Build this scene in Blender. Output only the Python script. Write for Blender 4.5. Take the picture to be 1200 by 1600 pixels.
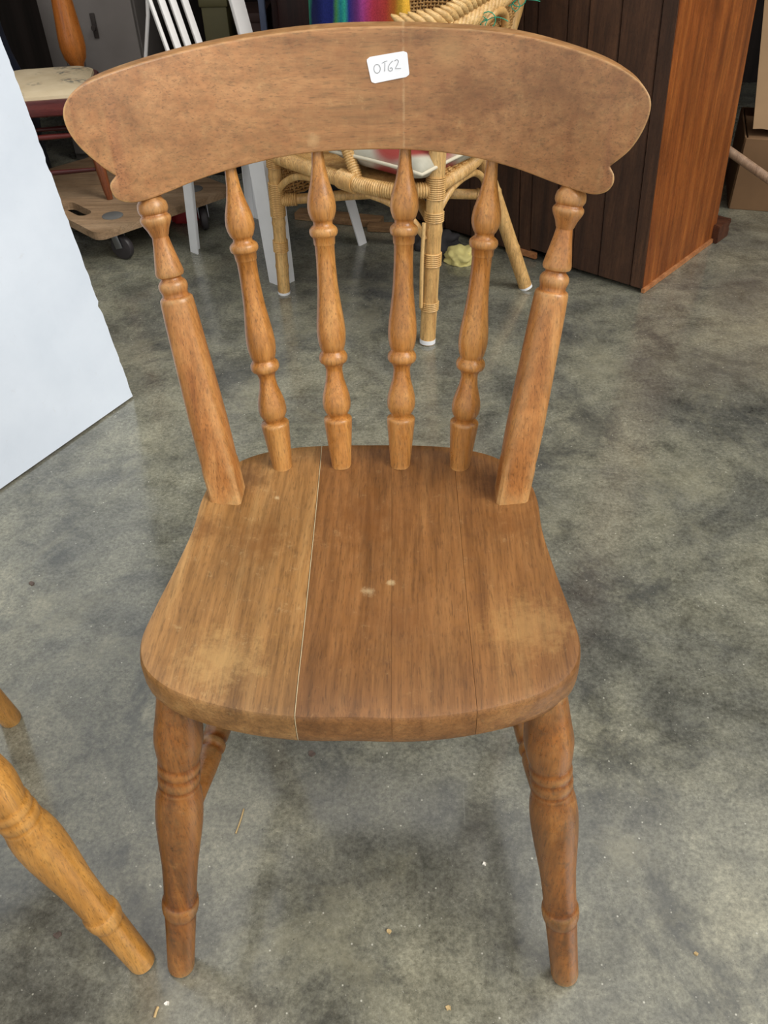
import bpy, bmesh, math, random
from mathutils import Vector, Matrix
random.seed(7)
for o in list(bpy.data.objects):
    bpy.data.objects.remove(o)
SC = bpy.context.scene
COL = SC.collection
PI = math.pi

# ------------------------------------------------------------------ camera
cam_d = bpy.data.cameras.new('camera')
cam_d.sensor_fit = 'VERTICAL'
cam_d.sensor_height = 32.0
cam_d.lens = 1318.08 / 1600 * 32.0
cam_d.clip_start = 0.02
cam = bpy.data.objects.new('camera', cam_d)
COL.objects.link(cam)
_p, _r, _y = math.radians(40.7532), math.radians(-1.9454), math.radians(-3.0566)
_F = Vector((math.sin(_y)*math.cos(_p), math.cos(_y)*math.cos(_p), -math.sin(_p)))
_R = Vector((math.cos(_y), -math.sin(_y), 0))
_U = _R.cross(_F)
_R2 = math.cos(_r)*_R + math.sin(_r)*_U
_U2 = -math.sin(_r)*_R + math.cos(_r)*_U
_m = Matrix((_R2, _U2, -_F)).transposed().to_4x4()
_m.translation = Vector((.0536, -.4962, 1.0352))
cam.matrix_world = _m
SC.camera = cam

# ------------------------------------------------------------------ light
world = bpy.data.worlds.new('overcast_sky')
SC.world = world
world.use_nodes = True
bg = world.node_tree.nodes['Background']
bg.inputs[0].default_value = (1.0, 0.985, 0.96, 1)
bg.inputs[1].default_value = .85
sun_d = bpy.data.lights.new('hazy_sun', 'SUN')
sun_d.energy = 1.9
sun_d.angle = math.radians(34)
sun_d.color = (1.0, 0.96, 0.9)
sun = bpy.data.objects.new('hazy_sun', sun_d)
COL.objects.link(sun)
sun.rotation_euler = Vector((-.80, .36, -.85)).to_track_quat('-Z', 'Y').to_euler()
vs = SC.view_settings
vs.view_transform = 'Standard'
vs.look = 'None'
vs.gamma = 1.0
vs.use_curve_mapping = False
vs.exposure = 0.45

# ------------------------------------------------------------------ helpers
def link(o, parent=None):
    COL.objects.link(o)
    if parent is not None:
        o.parent = parent
    return o

def mesh_obj(name, verts, faces, mat, parent=None, smooth=True, sharp=35, origin=None):
    me = bpy.data.meshes.new(name)
    me.from_pydata([tuple(v) for v in verts], [], faces)
    return finish(name, me, mat, parent, smooth, sharp, origin)

def finish(name, me, mat, parent=None, smooth=True, sharp=35, origin=None):
    bm = bmesh.new()
    bm.from_mesh(me)
    bmesh.ops.recalc_face_normals(bm, faces=bm.faces)
    bm.to_mesh(me)
    bm.free()
    if origin is not None:
        me.transform(Matrix.Translation(-Vector(origin)))
    for p in me.polygons:
        p.use_smooth = smooth
    if smooth and sharp:
        me.set_sharp_from_angle(angle=math.radians(sharp))
    me.materials.append(mat)
    o = bpy.data.objects.new(name, me)
    if origin is not None:
        o.location = origin
    return link(o, parent)

def bm_obj(name, bm, mat, parent=None, smooth=True, sharp=35, origin=None):
    me = bpy.data.meshes.new(name)
    bm.to_mesh(me)
    bm.free()
    return finish(name, me, mat, parent, smooth, sharp, origin)

def thing(name, label, cat, loc=(0, 0, 0), rotz=0, group=None):
    o = bpy.data.objects.new(name, None)
    o.empty_display_size = .05
    o.location = loc
    o.rotation_euler = (0, 0, rotz)
    link(o)
    return tag(o, label, cat, group)

def tag(o, label, cat, group=None):
    o['label'] = label
    o['category'] = cat
    if group:
        o['group'] = group
    return o

def struct(o):
    o['kind'] = 'structure'
    return o

def frame_from(d):
    d = Vector(d).normalized()
    up = Vector((0, 1, 0)) if abs(d.z) > .7 else Vector((0, 0, 1))
    a = up.cross(d).normalized()
    b = d.cross(a)
    return a, b

def lathe(P0, P1, prof, n=24, V=None, Fc=None, sq=None):
    """turned shape along P0->P1; prof = (fraction, radius); sq(s) = exponent of section"""
    V = [] if V is None else V
    Fc = [] if Fc is None else Fc
    P0 = Vector(P0); P1 = Vector(P1)
    D = P1 - P0
    a, b = frame_from(D)
    base = len(V)
    for s, r in prof:
        for k in range(n):
            t = 2*PI*(k+.5)/n
            c, q = math.cos(t), math.sin(t)
            rr = r
            if sq:
                e = sq(s)
                rr = r / ((abs(c)**e + abs(q)**e)**(1.0/e))
            V.append(P0 + D*s + (a*c + b*q)*rr)
    m = len(prof)
    for i in range(m-1):
        for k in range(n):
            k2 = (k+1) % n
            Fc.append((base+i*n+k, base+i*n+k2, base+(i+1)*n+k2, base+(i+1)*n+k))
    Fc.append(tuple(base+k for k in range(n))[::-1])
    Fc.append(tuple(base+(m-1)*n+k for k in range(n)))
    return V, Fc

def catmull(pts, sub=6, closed=False):
    P = [Vector(p) for p in pts]
    n = len(P)
    out = []
    rng = n if closed else n-1
    for i in range(rng):
        if closed:
            p0, p1, p2, p3 = P[i-1], P[i], P[(i+1) % n], P[(i+2) % n]
        else:
            p0 = P[i-1] if i > 0 else P[0]*2-P[1]
            p1, p2 = P[i], P[i+1]
            p3 = P[i+2] if i+2 < n else P[-1]*2-P[-2]
        for k in range(sub):
            t = k/sub
            out.append(.5*((2*p1)+(p2-p0)*t+(2*p0-5*p1+4*p2-p3)*t*t+(3*p1-p0-3*p2+p3)*t**3))
    if not closed:
        out.append(P[-1])
    return out

def tube(pts, r, n=10, V=None, Fc=None, closed=False):
    """tube along points; r number or function(i, fraction)"""
    V = [] if V is None else V
    Fc = [] if Fc is None else Fc
    pts = [Vector(p) for p in pts]
    m = len(pts)
    base = len(V)
    prev = None
    for i, p in enumerate(pts):
        if closed:
            d = pts[(i+1) % m] - pts[i-1]
        else:
            d = pts[min(i+1, m-1)] - pts[max(i-1, 0)]
        d.normalize()
        if prev is None:
            a, b = frame_from(d)
        else:
            a = (prev - d*prev.dot(d)).normalized()
            b = d.cross(a)
        prev = a
        rr = r(i, i/(m-1)) if callable(r) else r
        for k in range(n):
            t = 2*PI*k/n
            V.append(p + (a*math.cos(t)+b*math.sin(t))*rr)
    for i in range(m if closed else m-1):
        j = (i+1) % m
        for k in range(n):
            k2 = (k+1) % n
            Fc.append((base+i*n+k, base+i*n+k2, base+j*n+k2, base+j*n+k))
    if not closed:
        Fc.append(tuple(base+k for k in range(n))[::-1])
        Fc.append(tuple(base+(m-1)*n+k for k in range(n)))
    return V, Fc

def box_bm(size, bevel=.003, seg=2, loc=(0, 0, 0), rot=None):
    bm = bmesh.new()
    bmesh.ops.create_cube(bm, size=1)
    bmesh.ops.scale(bm, vec=size, verts=bm.verts)
    if bevel:
        bmesh.ops.bevel(bm, geom=bm.edges[:], offset=bevel, segments=seg, affect='EDGES', profile=.5)
    M = Matrix.Translation(loc)
    if rot is not None:
        M = M @ rot
    bmesh.ops.transform(bm, matrix=M, verts=bm.verts)
    return bm

def bar(name, a, b, w, t, mat, parent, bevel=.002, side=None):
    """rectangular bar from a to b; w across, t thick"""
    a = Vector(a); b = Vector(b)
    d = b-a
    L = d.length
    d.normalize()
    s = Vector(side) if side is not None else frame_from(d)[0]
    s = (s - d*s.dot(d)).normalized()
    q = d.cross(s)
    R = Matrix((s, q, d)).transposed().to_4x4()
    bm = box_bm((w, t, L), bevel, 2, (a+b)/2, R)
    return bm_obj(name, bm, mat, parent)

def crumple(name, loc, size, mat, seed, sub=4, amp=.28, parent=None, flat=.0):
    rnd = random.Random(seed)
    bm = bmesh.new()
    bmesh.ops.create_icosphere(bm, subdivisions=sub, radius=1)
    dirs = [(Vector((rnd.gauss(0, 1), rnd.gauss(0, 1), rnd.gauss(0, 1))).normalized(), rnd.uniform(2, 7), rnd.uniform(0, 6)) for _ in range(14)]
    for v in bm.verts:
        d = v.co.normalized()
        k = 1
        for u, f, ph in dirs:
            k += amp/14*2.2*abs(math.sin(f*d.dot(u)+ph)) - amp/14
        v.co = d*k
        if v.co.z < -.35:
            v.co.z = -.35
    bmesh.ops.scale(bm, vec=size, verts=bm.verts)
    zmin = min(v.co.z for v in bm.verts)
    bmesh.ops.translate(bm, vec=Vector(loc)-Vector((0, 0, zmin)), verts=bm.verts)
    return bm_obj(name, bm, mat, parent, True, 60, origin=loc)

# ------------------------------------------------------------------ materials
def lin(c):
    return tuple(((x/255)/12.92 if x/255 <= .04045 else ((x/255+.055)/1.055)**2.4) for x in c) + (1,)

class NT:
    def __init__(s, name, rough=.5, spec=.5):
        s.m = bpy.data.materials.new(name)
        s.m.use_nodes = True
        s.t = s.m.node_tree
        s.b = s.t.nodes['Principled BSDF']
        s.b.inputs['Roughness'].default_value = rough
        s.b.inputs['Specular IOR Level'].default_value = spec
    def n(s, kind, **kw):
        x = s.t.nodes.new(kind)
        for k, v in kw.items():
            if k.startswith('i_'):
                x.inputs[k[2:].replace('_', ' ')].default_value = v
            else:
                setattr(x, k, v)
        return x
    def l(s, a, b):
        s.t.links.new(a, b)
    def coords(s, scale=(1, 1, 1), loc=(0, 0, 0), rnd=0):
        tc = s.n('ShaderNodeTexCoord')
        mp = s.n('ShaderNodeMapping')
        mp.inputs['Scale'].default_value = scale
        mp.inputs['Location'].default_value = loc
        s.l(tc.outputs['Object'], mp.inputs['Vector'])
        if rnd:
            oi = s.n('ShaderNodeObjectInfo')
            ml = s.n('ShaderNodeMath', operation='MULTIPLY')
            ml.inputs[1].default_value = rnd
            s.l(oi.outputs['Random'], ml.inputs[0])
            cb = s.n('ShaderNodeCombineXYZ')
            for k in range(3):
                s.l(ml.outputs[0], cb.inputs[k])
            ad = s.n('ShaderNodeVectorMath', operation='ADD')
            s.l(mp.outputs[0], ad.inputs[0]); s.l(cb.outputs[0], ad.inputs[1])
            return ad.outputs[0]
        return mp.outputs[0]
    def noise(s, vec, scale, detail=4, rough=.55, dist=0):
        x = s.n('ShaderNodeTexNoise')
        x.inputs['Scale'].default_value = scale
        x.inputs['Detail'].default_value = detail
        x.inputs['Roughness'].default_value = rough
        x.inputs['Distortion'].default_value = dist
        s.l(vec, x.inputs['Vector'])
        return x.outputs['Fac']
    def ramp(s, fac, stops, interp='LINEAR'):
        x = s.n('ShaderNodeValToRGB')
        cr = x.color_ramp
        cr.interpolation = interp
        while len(cr.elements) < len(stops):
            cr.elements.new(.5)
        for e, (p, c) in zip(cr.elements, stops):
            e.position = p
            e.color = c
        s.l(fac, x.inputs[0])
        return x.outputs[0]
    def mix(s, fac, a, b, blend='MIX'):
        x = s.n('ShaderNodeMix', data_type='RGBA', blend_type=blend)
        for v, i in ((fac, 0), (a, 6), (b, 7)):
            if hasattr(v, 'links'):
                s.l(v, x.inputs[i])
            else:
                x.inputs[i].default_value = v
        return x.outputs[2]
    def color(s, c):
        if hasattr(c, 'links'):
            s.l(c, s.b.inputs['Base Color'])
        else:
            s.b.inputs['Base Color'].default_value = c
    def bump(s, h, strength=.2, dist=.002):
        x = s.n('ShaderNodeBump')
        x.inputs['Strength'].default_value = strength
        x.inputs['Distance'].default_value = dist
        s.l(h, x.inputs['Height'])
        s.l(x.outputs[0], s.b.inputs['Normal'])

BW = lambda v: (v, v, v, 1)

def wood(name, dark, mid, light, axis='z', rough=.38, grain=1.0, wear=.0, wearcol=(205, 175, 120), grime=.0, spec=.5, coat=0.0, blotch=1.0, edge=0.0, edgecol=(206, 172, 116), fleck=.5, seam=None, spots=()):
    T = NT(name, rough, spec)
    def st(k):
        return {'x': (k, 1, 1), 'y': (1, k, 1), 'z': (1, 1, k)}[axis]
    v = T.coords(st(.07), rnd=7)
    vi = T.coords((1, 1, 1), rnd=5)
    a = T.noise(v, 48*grain, 6, .65, .5)
    c = T.ramp(a, [(.28, lin(dark)), (.5, lin(mid)), (.72, lin(light))])
    f = T.noise(T.coords(st(.04), rnd=7), 330*grain, 4, .7)
    fr = T.ramp(f, [(.32, BW(.64)), (.52, BW(1.0)), (.72, BW(1.2))])
    c = T.mix(.85, c, fr, 'MULTIPLY')
    fl = T.noise(T.coords(st(.11), rnd=9), 760, 2, .5)
    fm = T.ramp(fl, [(.57, BW(0)), (.68, BW(fleck))])
    c = T.mix(fm, c, lin(tuple(k*.55 for k in dark)))
    bl = T.noise(T.coords(st(.45), rnd=5), 13, 5, .62)
    br = T.ramp(bl, [(.3, BW(1-.24*blotch)), (.62, BW(1.05))])
    c = T.mix(.9, c, br, 'MULTIPLY')
    w = T.noise(vi, 70, 7, .78)
    if wear:
        wm = T.ramp(w, [(.63-.05*wear, BW(0)), (.74, BW(.65*min(1, wear)))])
        c = T.mix(wm, c, lin(wearcol))
    if grime:
        g = T.noise(vi, 45, 6, .75)
        gm = T.ramp(g, [(.55, BW(0)), (.70, BW(grime))])
        c = T.mix(gm, c, lin((58, 36, 22)))
    if edge:
        ge = T.n('ShaderNodeNewGeometry')
        em = T.ramp(ge.outputs['Pointiness'], [(.505, BW(0)), (.56, BW(1))])
        en = T.ramp(w, [(.32, BW(.25*edge)), (.62, BW(edge))])
        c = T.mix(T.mix(1, em, en, 'MULTIPLY'), c, lin(edgecol))
    if seam is not None:
        tc = T.n('ShaderNodeTexCoord')
        sx = T.n('ShaderNodeSeparateXYZ')
        T.l(tc.outputs['Object'], sx.inputs[0])
        m1 = T.n('ShaderNodeMath', operation='SUBTRACT'); m1.inputs[1].default_value = seam
        T.l(sx.outputs[0], m1.inputs[0])
        m2 = T.n('ShaderNodeMath', operation='ABSOLUTE'); T.l(m1.outputs[0], m2.inputs[0])
        m3 = T.n('ShaderNodeMath', operation='MULTIPLY'); m3.inputs[1].default_value = 100; T.l(m2.outputs[0], m3.inputs[0])
        sm = T.ramp(m3.outputs[0], [(.04, BW(.34)), (.16, BW(0))])
        c = T.mix(T.mix(1, sm, T.ramp(w, [(.35, BW(0)), (.55, BW(1))]), 'MULTIPLY'), c, lin((206, 178, 134)))
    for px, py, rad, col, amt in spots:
        # scuff, stain, or patch of light or shade painted in, at its own place
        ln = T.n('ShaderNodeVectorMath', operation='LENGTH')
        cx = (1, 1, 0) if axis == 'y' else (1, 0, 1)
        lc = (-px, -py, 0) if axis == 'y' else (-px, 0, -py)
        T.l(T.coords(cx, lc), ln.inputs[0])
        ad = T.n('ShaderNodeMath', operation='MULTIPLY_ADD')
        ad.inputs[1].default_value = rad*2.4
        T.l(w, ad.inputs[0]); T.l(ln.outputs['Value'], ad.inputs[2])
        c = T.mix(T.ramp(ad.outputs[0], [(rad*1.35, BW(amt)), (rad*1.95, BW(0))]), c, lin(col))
    T.color(c)
    rr = T.ramp(w, [(.3, BW(rough-.07)), (.7, BW(rough+.14))])
    T.l(rr, T.b.inputs['Roughness'])
    if coat:
        T.b.inputs['Coat Weight'].default_value = coat
        T.b.inputs['Coat Roughness'].default_value = .25
    T.bump(f, .15, .0006)
    return T.m

def plain(name, col, rough=.5, var=.12, scale=12, spec=.5, metal=0, bump=0):
    T = NT(name, rough, spec)
    v = T.coords((1, 1, 1), rnd=3)
    n = T.noise(v, scale, 5, .6)
    r = T.ramp(n, [(.25, BW(1-var)), (.75, BW(1+var*.5))])
    T.color(T.mix(1.0, lin(col), r, 'MULTIPLY'))
    T.b.inputs['Metallic'].default_value = metal
    if bump:
        T.bump(T.noise(v, scale*6, 4), bump, .002)
    return T.m

M = {}
M['seat_a'] = wood('seat_wood_pale', (120, 84, 44), (154, 112, 64), (175, 135, 84), 'y', .36, .9, .8, (196, 168, 116), .22, blotch=1.2, fleck=.35, spots=[(-.100, .204, .006, (206, 184, 140), .8), (-.135, .235, .040, (84, 54, 32), .45), (-.10, .262, .022, (84, 54, 32), .4), (-.12, -.02, .055, (192, 156, 100), .45), (-.11, .135, .05, (112, 72, 36), .5), (-.17, .15, .03, (100, 62, 32), .5)])  # dark patches paint in post and spindle shade, front one sheen; tiny one scuff
M['seat_b'] = wood('seat_wood_brown', (104, 68, 33), (132, 89, 48), (151, 107, 62), 'y', .36, .9, .6, (184, 150, 98), .2, blotch=1.2, fleck=.35, spots=[(0, .17, .07, (110, 68, 32), .45), (.03, .03, .04, (112, 70, 36), .35), (.006, .066, .010, (206, 184, 140), .5), (.028, .078, .006, (206, 184, 140), .5), (-.034, .262, .022, (84, 54, 32), .4), (.034, .262, .022, (84, 54, 32), .4)])  # dark patches at back paint in shade of spindles and rail; pale ones scuffs
M['seat_c'] = wood('seat_wood_mid', (110, 71, 36), (142, 97, 53), (162, 117, 68), 'y', .36, .9, .6, (190, 156, 104), .25, blotch=1.2, fleck=.35, spots=[(.15, .16, .04, (112, 70, 34), .5), (.155, .02, .055, (182, 144, 90), .4), (.14, .225, .045, (84, 54, 32), .55), (.10, .26, .024, (84, 54, 32), .45)])  # back patches paint in post and spindle shade, pale front one seat sheen
M['rail'] = wood('rail_wood', (124, 78, 44), (156, 105, 64), (178, 128, 84), 'x', .34, .8, .7, (196, 160, 112), .22, blotch=.9, edge=.75, seam=.04, spots=[(-.045, -.035, .010, (208, 174, 124), .45), (.10, .0, .05, (118, 76, 40), .4), (.17, .01, .05, (116, 76, 40), .45), (.015, .03, .02, (190, 150, 100), .35), (.08, .035, .022, (188, 150, 98), .35)])  # dark patches right of centre paint in shade on the end facing left
M['spindle'] = wood('spindle_wood', (142, 88, 36), (178, 119, 56), (202, 148, 82), 'z', .30, 1.2, .2, (206, 164, 108), .15, blotch=.8, edge=.3)
M['post'] = wood('post_wood', (136, 82, 38), (170, 112, 58), (192, 138, 82), 'z', .30, 1.2, .4, (206, 164, 116), .15, blotch=.8, edge=.5)
M['leg'] = wood('leg_wood', (92, 50, 16), (136, 80, 30), (162, 104, 44), 'z', .30, 1.0, .7, (190, 136, 72), .75, blotch=1.2, edge=.4)
M['leg2'] = wood('pale_leg_wood', (146, 96, 36), (182, 126, 54), (204, 150, 76), 'z', .30, .7, .5, (216, 174, 108), .2, blotch=.8, edge=.4)
M['seat2'] = wood('pale_seat_wood', (150, 100, 44), (188, 132, 62), (208, 154, 84), 'y', .34, .9, .3)
M['rail2'] = wood('pale_rail_wood', (150, 100, 44), (188, 132, 62), (208, 154, 84), 'x', .34, .9, .3)
M['cab_side'] = wood('cabinet_side_wood', (96, 46, 14), (138, 74, 28), (166, 98, 42), 'z', .42, .5, .25, (196, 140, 90), .25, blotch=1.2)
M['cab_back'] = wood('cabinet_back_wood', (46, 28, 18), (72, 46, 30), (98, 66, 44), 'z', .65, .5, .2, (120, 84, 60), .5, blotch=1.4)
M['cab_trim'] = wood('cabinet_trim_wood', (150, 90, 48), (182, 122, 76), (200, 144, 96), 'x', .5, .6)
M['cab_foot'] = wood('cabinet_foot_wood', (52, 28, 18), (82, 46, 30), (110, 66, 42), 'x', .45, .6)
M['rattan'] = wood('rattan_cane', (176, 130, 74), (208, 166, 104), (226, 190, 132), 'z', .42, .8, .2, (232, 206, 158), .25, blotch=.6)
M['rattan_w'] = wood('rattan_weave_cane', (160, 112, 58), (196, 150, 88), (218, 178, 116), 'z', .5, .9, .1, (232, 206, 158), .3, blotch=.8)
M['braid'] = wood('braided_cane', (186, 142, 82), (214, 176, 116), (230, 198, 144), 'x', .5, .8, .1, (236, 214, 170), .15, blotch=.6)
M['white'] = plain('white_plastic', (232, 234, 236), .42, .08, 10)
M['whitewood'] = plain('white_slat_paint', (236, 234, 232), .45, .06, 14)
M['mahog'] = wood('mahogany', (52, 16, 16), (84, 30, 28), (108, 46, 40), 'x', .32, .6)
M['mahog_d'] = wood('dark_mahogany', (26, 14, 16), (44, 24, 24), (64, 36, 32), 'z', .35, .6)
M['orange'] = wood('orange_pine', (150, 80, 28), (182, 106, 44), (198, 126, 62), 'z', .3, .4, blotch=.5)
M['legbrown'] = wood('red_brown_leg', (90, 44, 22), (128, 70, 40), (154, 94, 60), 'z', .35, .6)
M['ply'] = wood('dolly_plywood', (128, 102, 74), (156, 128, 98), (174, 148, 118), 'x', .6, .5, blotch=1.0)
M['scrap'] = wood('timber_scrap', (110, 80, 52), (146, 112, 76), (170, 136, 96), 'x', .7, .6)
M['grey_paint'] = plain('grey_paint', (122, 116, 112), .55, .22, 6)
M['grey_paint2'] = plain('grey_door_paint', (134, 128, 124), .55, .18, 5)
M['black'] = plain('black_plastic', (22, 23, 26), .35, .3, 10)
M['navy'] = plain('navy_plastic', (26, 32, 46), .4, .3, 8)
M['rubber'] = plain('caster_rubber', (52, 48, 50), .5, .2, 20)
M['steel'] = plain('zinc_steel', (150, 152, 156), .35, .2, 30, metal=.9)
M['padgrey'] = plain('grey_rubber_pad', (98, 98, 96), .7, .2, 30)
M['iron'] = plain('rusty_iron', (52, 44, 40), .6, .3, 60)
M['red'] = plain('red_cloth', (150, 28, 34), .7, .25, 30)
M['yellow'] = plain('yellow_cloth', (226, 214, 140), .8, .15, 40, bump=.3)
M['darkrag'] = plain('dark_rag', (52, 50, 52), .85, .3, 30, bump=.3)
M['green'] = plain('green_string', (40, 150, 118), .6, .2, 50)
M['card'] = plain('cardboard', (186, 152, 114), .8, .12, 10)
M['card_d'] = plain('brown_cardboard', (134, 102, 70), .8, .15, 8)
M['stick'] = wood('stick_wood', (140, 108, 84), (172, 140, 112), (190, 160, 132), 'z', .6, .8)
M['wicker_d'] = wood('dark_wicker', (70, 50, 26), (104, 78, 44), (130, 102, 62), 'z', .6, .8)
M['paper'] = plain('white_label_paper', (238, 242, 248), .55, .02, 30)
M['ink'] = plain('pencil_ink', (128, 134, 136), .6, .1, 80)
M['straw'] = plain('dry_straw', (190, 164, 116), .7, .1, 60)
M['chip'] = plain('paint_chip', (224, 220, 210), .6, .05, 60)
M['leaf'] = plain('dry_leaf', (96, 82, 74), .8, .3, 60)
M['khaki'] = plain('khaki_plastic', (98, 92, 58), .6, .2, 8)
M['brownbox'] = plain('brown_box', (62, 40, 34), .7, .2, 8)
M['bluegrey'] = plain('blue_grey_paint', (84, 96, 122), .5, .2, 8)
M['glue'] = plain('pale_filler', (206, 188, 150), .7, .1, 60)

def concrete():
    T = NT('polished_concrete', .32, .9)
    v = T.coords((1, 1, 1))
    big = T.noise(v, 3.4, 9, .68, .4)
    mid = T.noise(v, 13, 10, .78, .3)
    c = T.ramp(big, [(.30, lin((72, 73, 69))), (.43, lin((102, 102, 93))), (.56, lin((124, 123, 108))), (.72, lin((146, 143, 123)))])
    mm = T.ramp(mid, [(.34, BW(.52)), (.50, BW(1.0)), (.66, BW(1.34))])
    c = T.mix(.9, c, mm, 'MULTIPLY')
    fine = T.noise(v, 150, 8, .8)
    fm = T.ramp(fine, [(.36, BW(.55)), (.5, BW(1)), (.64, BW(1.5))])
    c = T.mix(.85, c, fm, 'MULTIPLY')
    st = T.noise(T.coords((1, 1, 1), (4.1, 2.2, 0)), 4.6, 9, .75, .6)
    sm = T.ramp(st, [(.52, BW(0)), (.64, BW(.6))])
    c = T.mix(sm, c, lin((58, 60, 61)))
    pw = T.noise(T.coords((1, 1, 1), (1.7, 8.2, 0)), 2.9, 9, .72, .5)
    pm = T.ramp(pw, [(.55, BW(0)), (.70, BW(.5))])
    c = T.mix(pm, c, lin((156, 152, 128)))
    vo = T.n('ShaderNodeTexVoronoi', feature='F1')
    vo.inputs['Scale'].default_value = 85
    T.l(v, vo.inputs['Vector'])
    sp = T.ramp(vo.outputs['Distance'], [(.06, BW(.85)), (.13, BW(0))])
    vsel = T.noise(v, 43, 2)
    ss = T.ramp(vsel, [(.54, BW(0)), (.60, BW(1))])
    c = T.mix(T.mix(1, sp, ss, 'MULTIPLY'), c, lin((200, 198, 184)))
    sp2 = T.noise(T.coords((1, 1, 1), (3, 3, 3)), 260, 3, .7)
    c = T.mix(T.ramp(sp2, [(.66, BW(0)), (.73, BW(.7))]), c, lin((192, 190, 176)))
    dk = T.noise(T.coords((1, 1, 1), (7, 1, 3)), 210, 3, .7)
    c = T.mix(T.ramp(dk, [(.64, BW(0)), (.72, BW(.7))]), c, lin((52, 52, 50)))
    sc = T.noise(T.coords((1, .02, 1), (0, 0, 3)), 160, 2, .6)
    scm = T.ramp(sc, [(.72, BW(0)), (.78, BW(.14))])
    c = T.mix(scm, c, lin((190, 190, 184)))
    T.color(c)
    rr = T.ramp(mid, [(.3, BW(.09)), (.7, BW(.24))])
    T.l(rr, T.b.inputs['Roughness'])
    T.bump(fine, .025, .0006)
    return T.m
M['concrete'] = concrete()

def painted_board():
    T = NT('chipped_white_paint', .5, .4)
    v = T.coords((1, 1, 1))
    c = T.ramp(T.noise(v, 5, 5, .6), [(.3, lin((200, 210, 222))), (.7, lin((213, 222, 233)))])
    d = T.noise(v, 38, 6, .7)
    c = T.mix(T.ramp(d, [(.62, BW(0)), (.74, BW(.35))]), c, lin((188, 190, 192)))
    chip = T.noise(T.coords((1, 1, .7), (3.3, .7, .2)), 15, 5, .62)
    c = T.mix(T.ramp(chip, [(.700, BW(0)), (.706, BW(1))]), c, lin((176, 138, 98)))
    T.color(c)
    T.bump(d, .15, .001)
    return T.m
M['board'] = painted_board()
M['boardwood'] = wood('bare_board_edge', (150, 112, 74), (180, 142, 100), (206, 176, 140), 'z', .7, .6, .6, (235, 232, 226))

def dark_wall():
    T = NT('dark_shed_boards', .8, .2)
    v = T.coords((6, 1, .4))
    c = T.ramp(T.noise(v, 3, 5, .6), [(.3, lin((30, 26, 24))), (.7, lin((54, 46, 42)))])
    T.color(c)
    return T.m
M['wall'] = dark_wall()
M['roof'] = plain('grey_roof_sheet', (58, 58, 60), .7, .2, 3)

def floral():
    T = NT('floral_fabric', .85, .2)
    v = T.coords((1, 1, 1))
    c = T.ramp(T.noise(v, 14, 3), [(.3, lin((190, 172, 140))), (.7, lin((206, 190, 160)))])
    vo = T.n('ShaderNodeTexVoronoi', feature='F1')
    vo.inputs['Scale'].default_value = 11
    T.l(v, vo.inputs['Vector'])
    blob = T.ramp(vo.outputs['Distance'], [(.2, BW(1)), (.42, BW(0))])
    det = T.ramp(T.noise(v, 70, 3, .6), [(.48, BW(0)), (.56, BW(.9))])
    c = T.mix(T.mix(1, blob, det, 'MULTIPLY'), c, lin((112, 112, 104)))
    det2 = T.ramp(T.noise(T.coords((1, 1, 1), (5, 2, 1)), 50, 3, .6), [(.55, BW(0)), (.62, BW(.6))])
    c = T.mix(T.mix(1, blob, det2, 'MULTIPLY'), c, lin((150, 116, 92)))
    T.color(c)
    return T.m
M['floral'] = floral()

def cushion_mat():
    T = NT('red_and_grey_cushion_cover', .85, .2)
    v = T.coords((1, 1, 1))
    c = T.ramp(T.noise(v, 18, 3), [(.3, lin((160, 158, 144))), (.7, lin((186, 182, 166)))])
    r = T.noise(T.coords((1, 1, 1), (.13, .02, 0)), 9, 3, .5)
    sep = T.n('ShaderNodeVectorMath', operation='LENGTH')
    T.l(T.coords((1, 1, .2), (.045, .03, 0)), sep.inputs[0])
    rad = T.ramp(sep.outputs['Value'], [(.085, BW(1)), (.10, BW(0))])
    c = T.mix(T.mix(1, rad, T.ramp(r, [(.26, BW(0)), (.30, BW(1))]), 'MULTIPLY'), c, lin((150, 66, 60)))
    T.color(c)
    T.bump(T.noise(v, 500, 2), .2, .001)
    return T.m
M['cushion'] = cushion_mat()
M['piping'] = plain('cream_piping', (206, 198, 176), .8, .1, 40)

def blanket_mat():
    T = NT('rainbow_stripe_knit', .9, .15)
    at = T.n('ShaderNodeUVMap')
    sx = T.n('ShaderNodeSeparateXYZ')
    T.l(at.outputs[0], sx.inputs[0])
    wob = T.noise(T.coords((1, 1, 1)), 40, 3)
    ml = T.n('ShaderNodeMath', operation='MULTIPLY_ADD')
    ml.inputs[1].default_value = .03
    T.l(wob, ml.inputs[0]); T.l(sx.outputs[0], ml.inputs[2])
    cols = [(0, (30, 96, 120)), (.05, (60, 170, 120)), (.10, (28, 34, 84)), (.32, (34, 44, 110)), (.36, (70, 130, 70)), (.41, (36, 130, 140)), (.45, (60, 176, 150)), (.50, (52, 60, 150)), (.56, (104, 62, 138)), (.66, (150, 60, 120)), (.74, (186, 64, 84)), (.86, (186, 70, 60)), (.94, (206, 120, 50)), (.98, (220, 170, 60))]
    c = T.ramp(ml.outputs[0], [(p, lin(k)) for p, k in cols])
    f = T.noise(T.coords((1, 1, 1)), 320, 4, .7)
    c = T.mix(.8, c, T.ramp(f, [(.3, BW(.6)), (.7, BW(1.25))]), 'MULTIPLY')
    T.color(c)
    T.bump(f, .5, .002)
    return T.m
M['blanket'] = blanket_mat()

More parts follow.
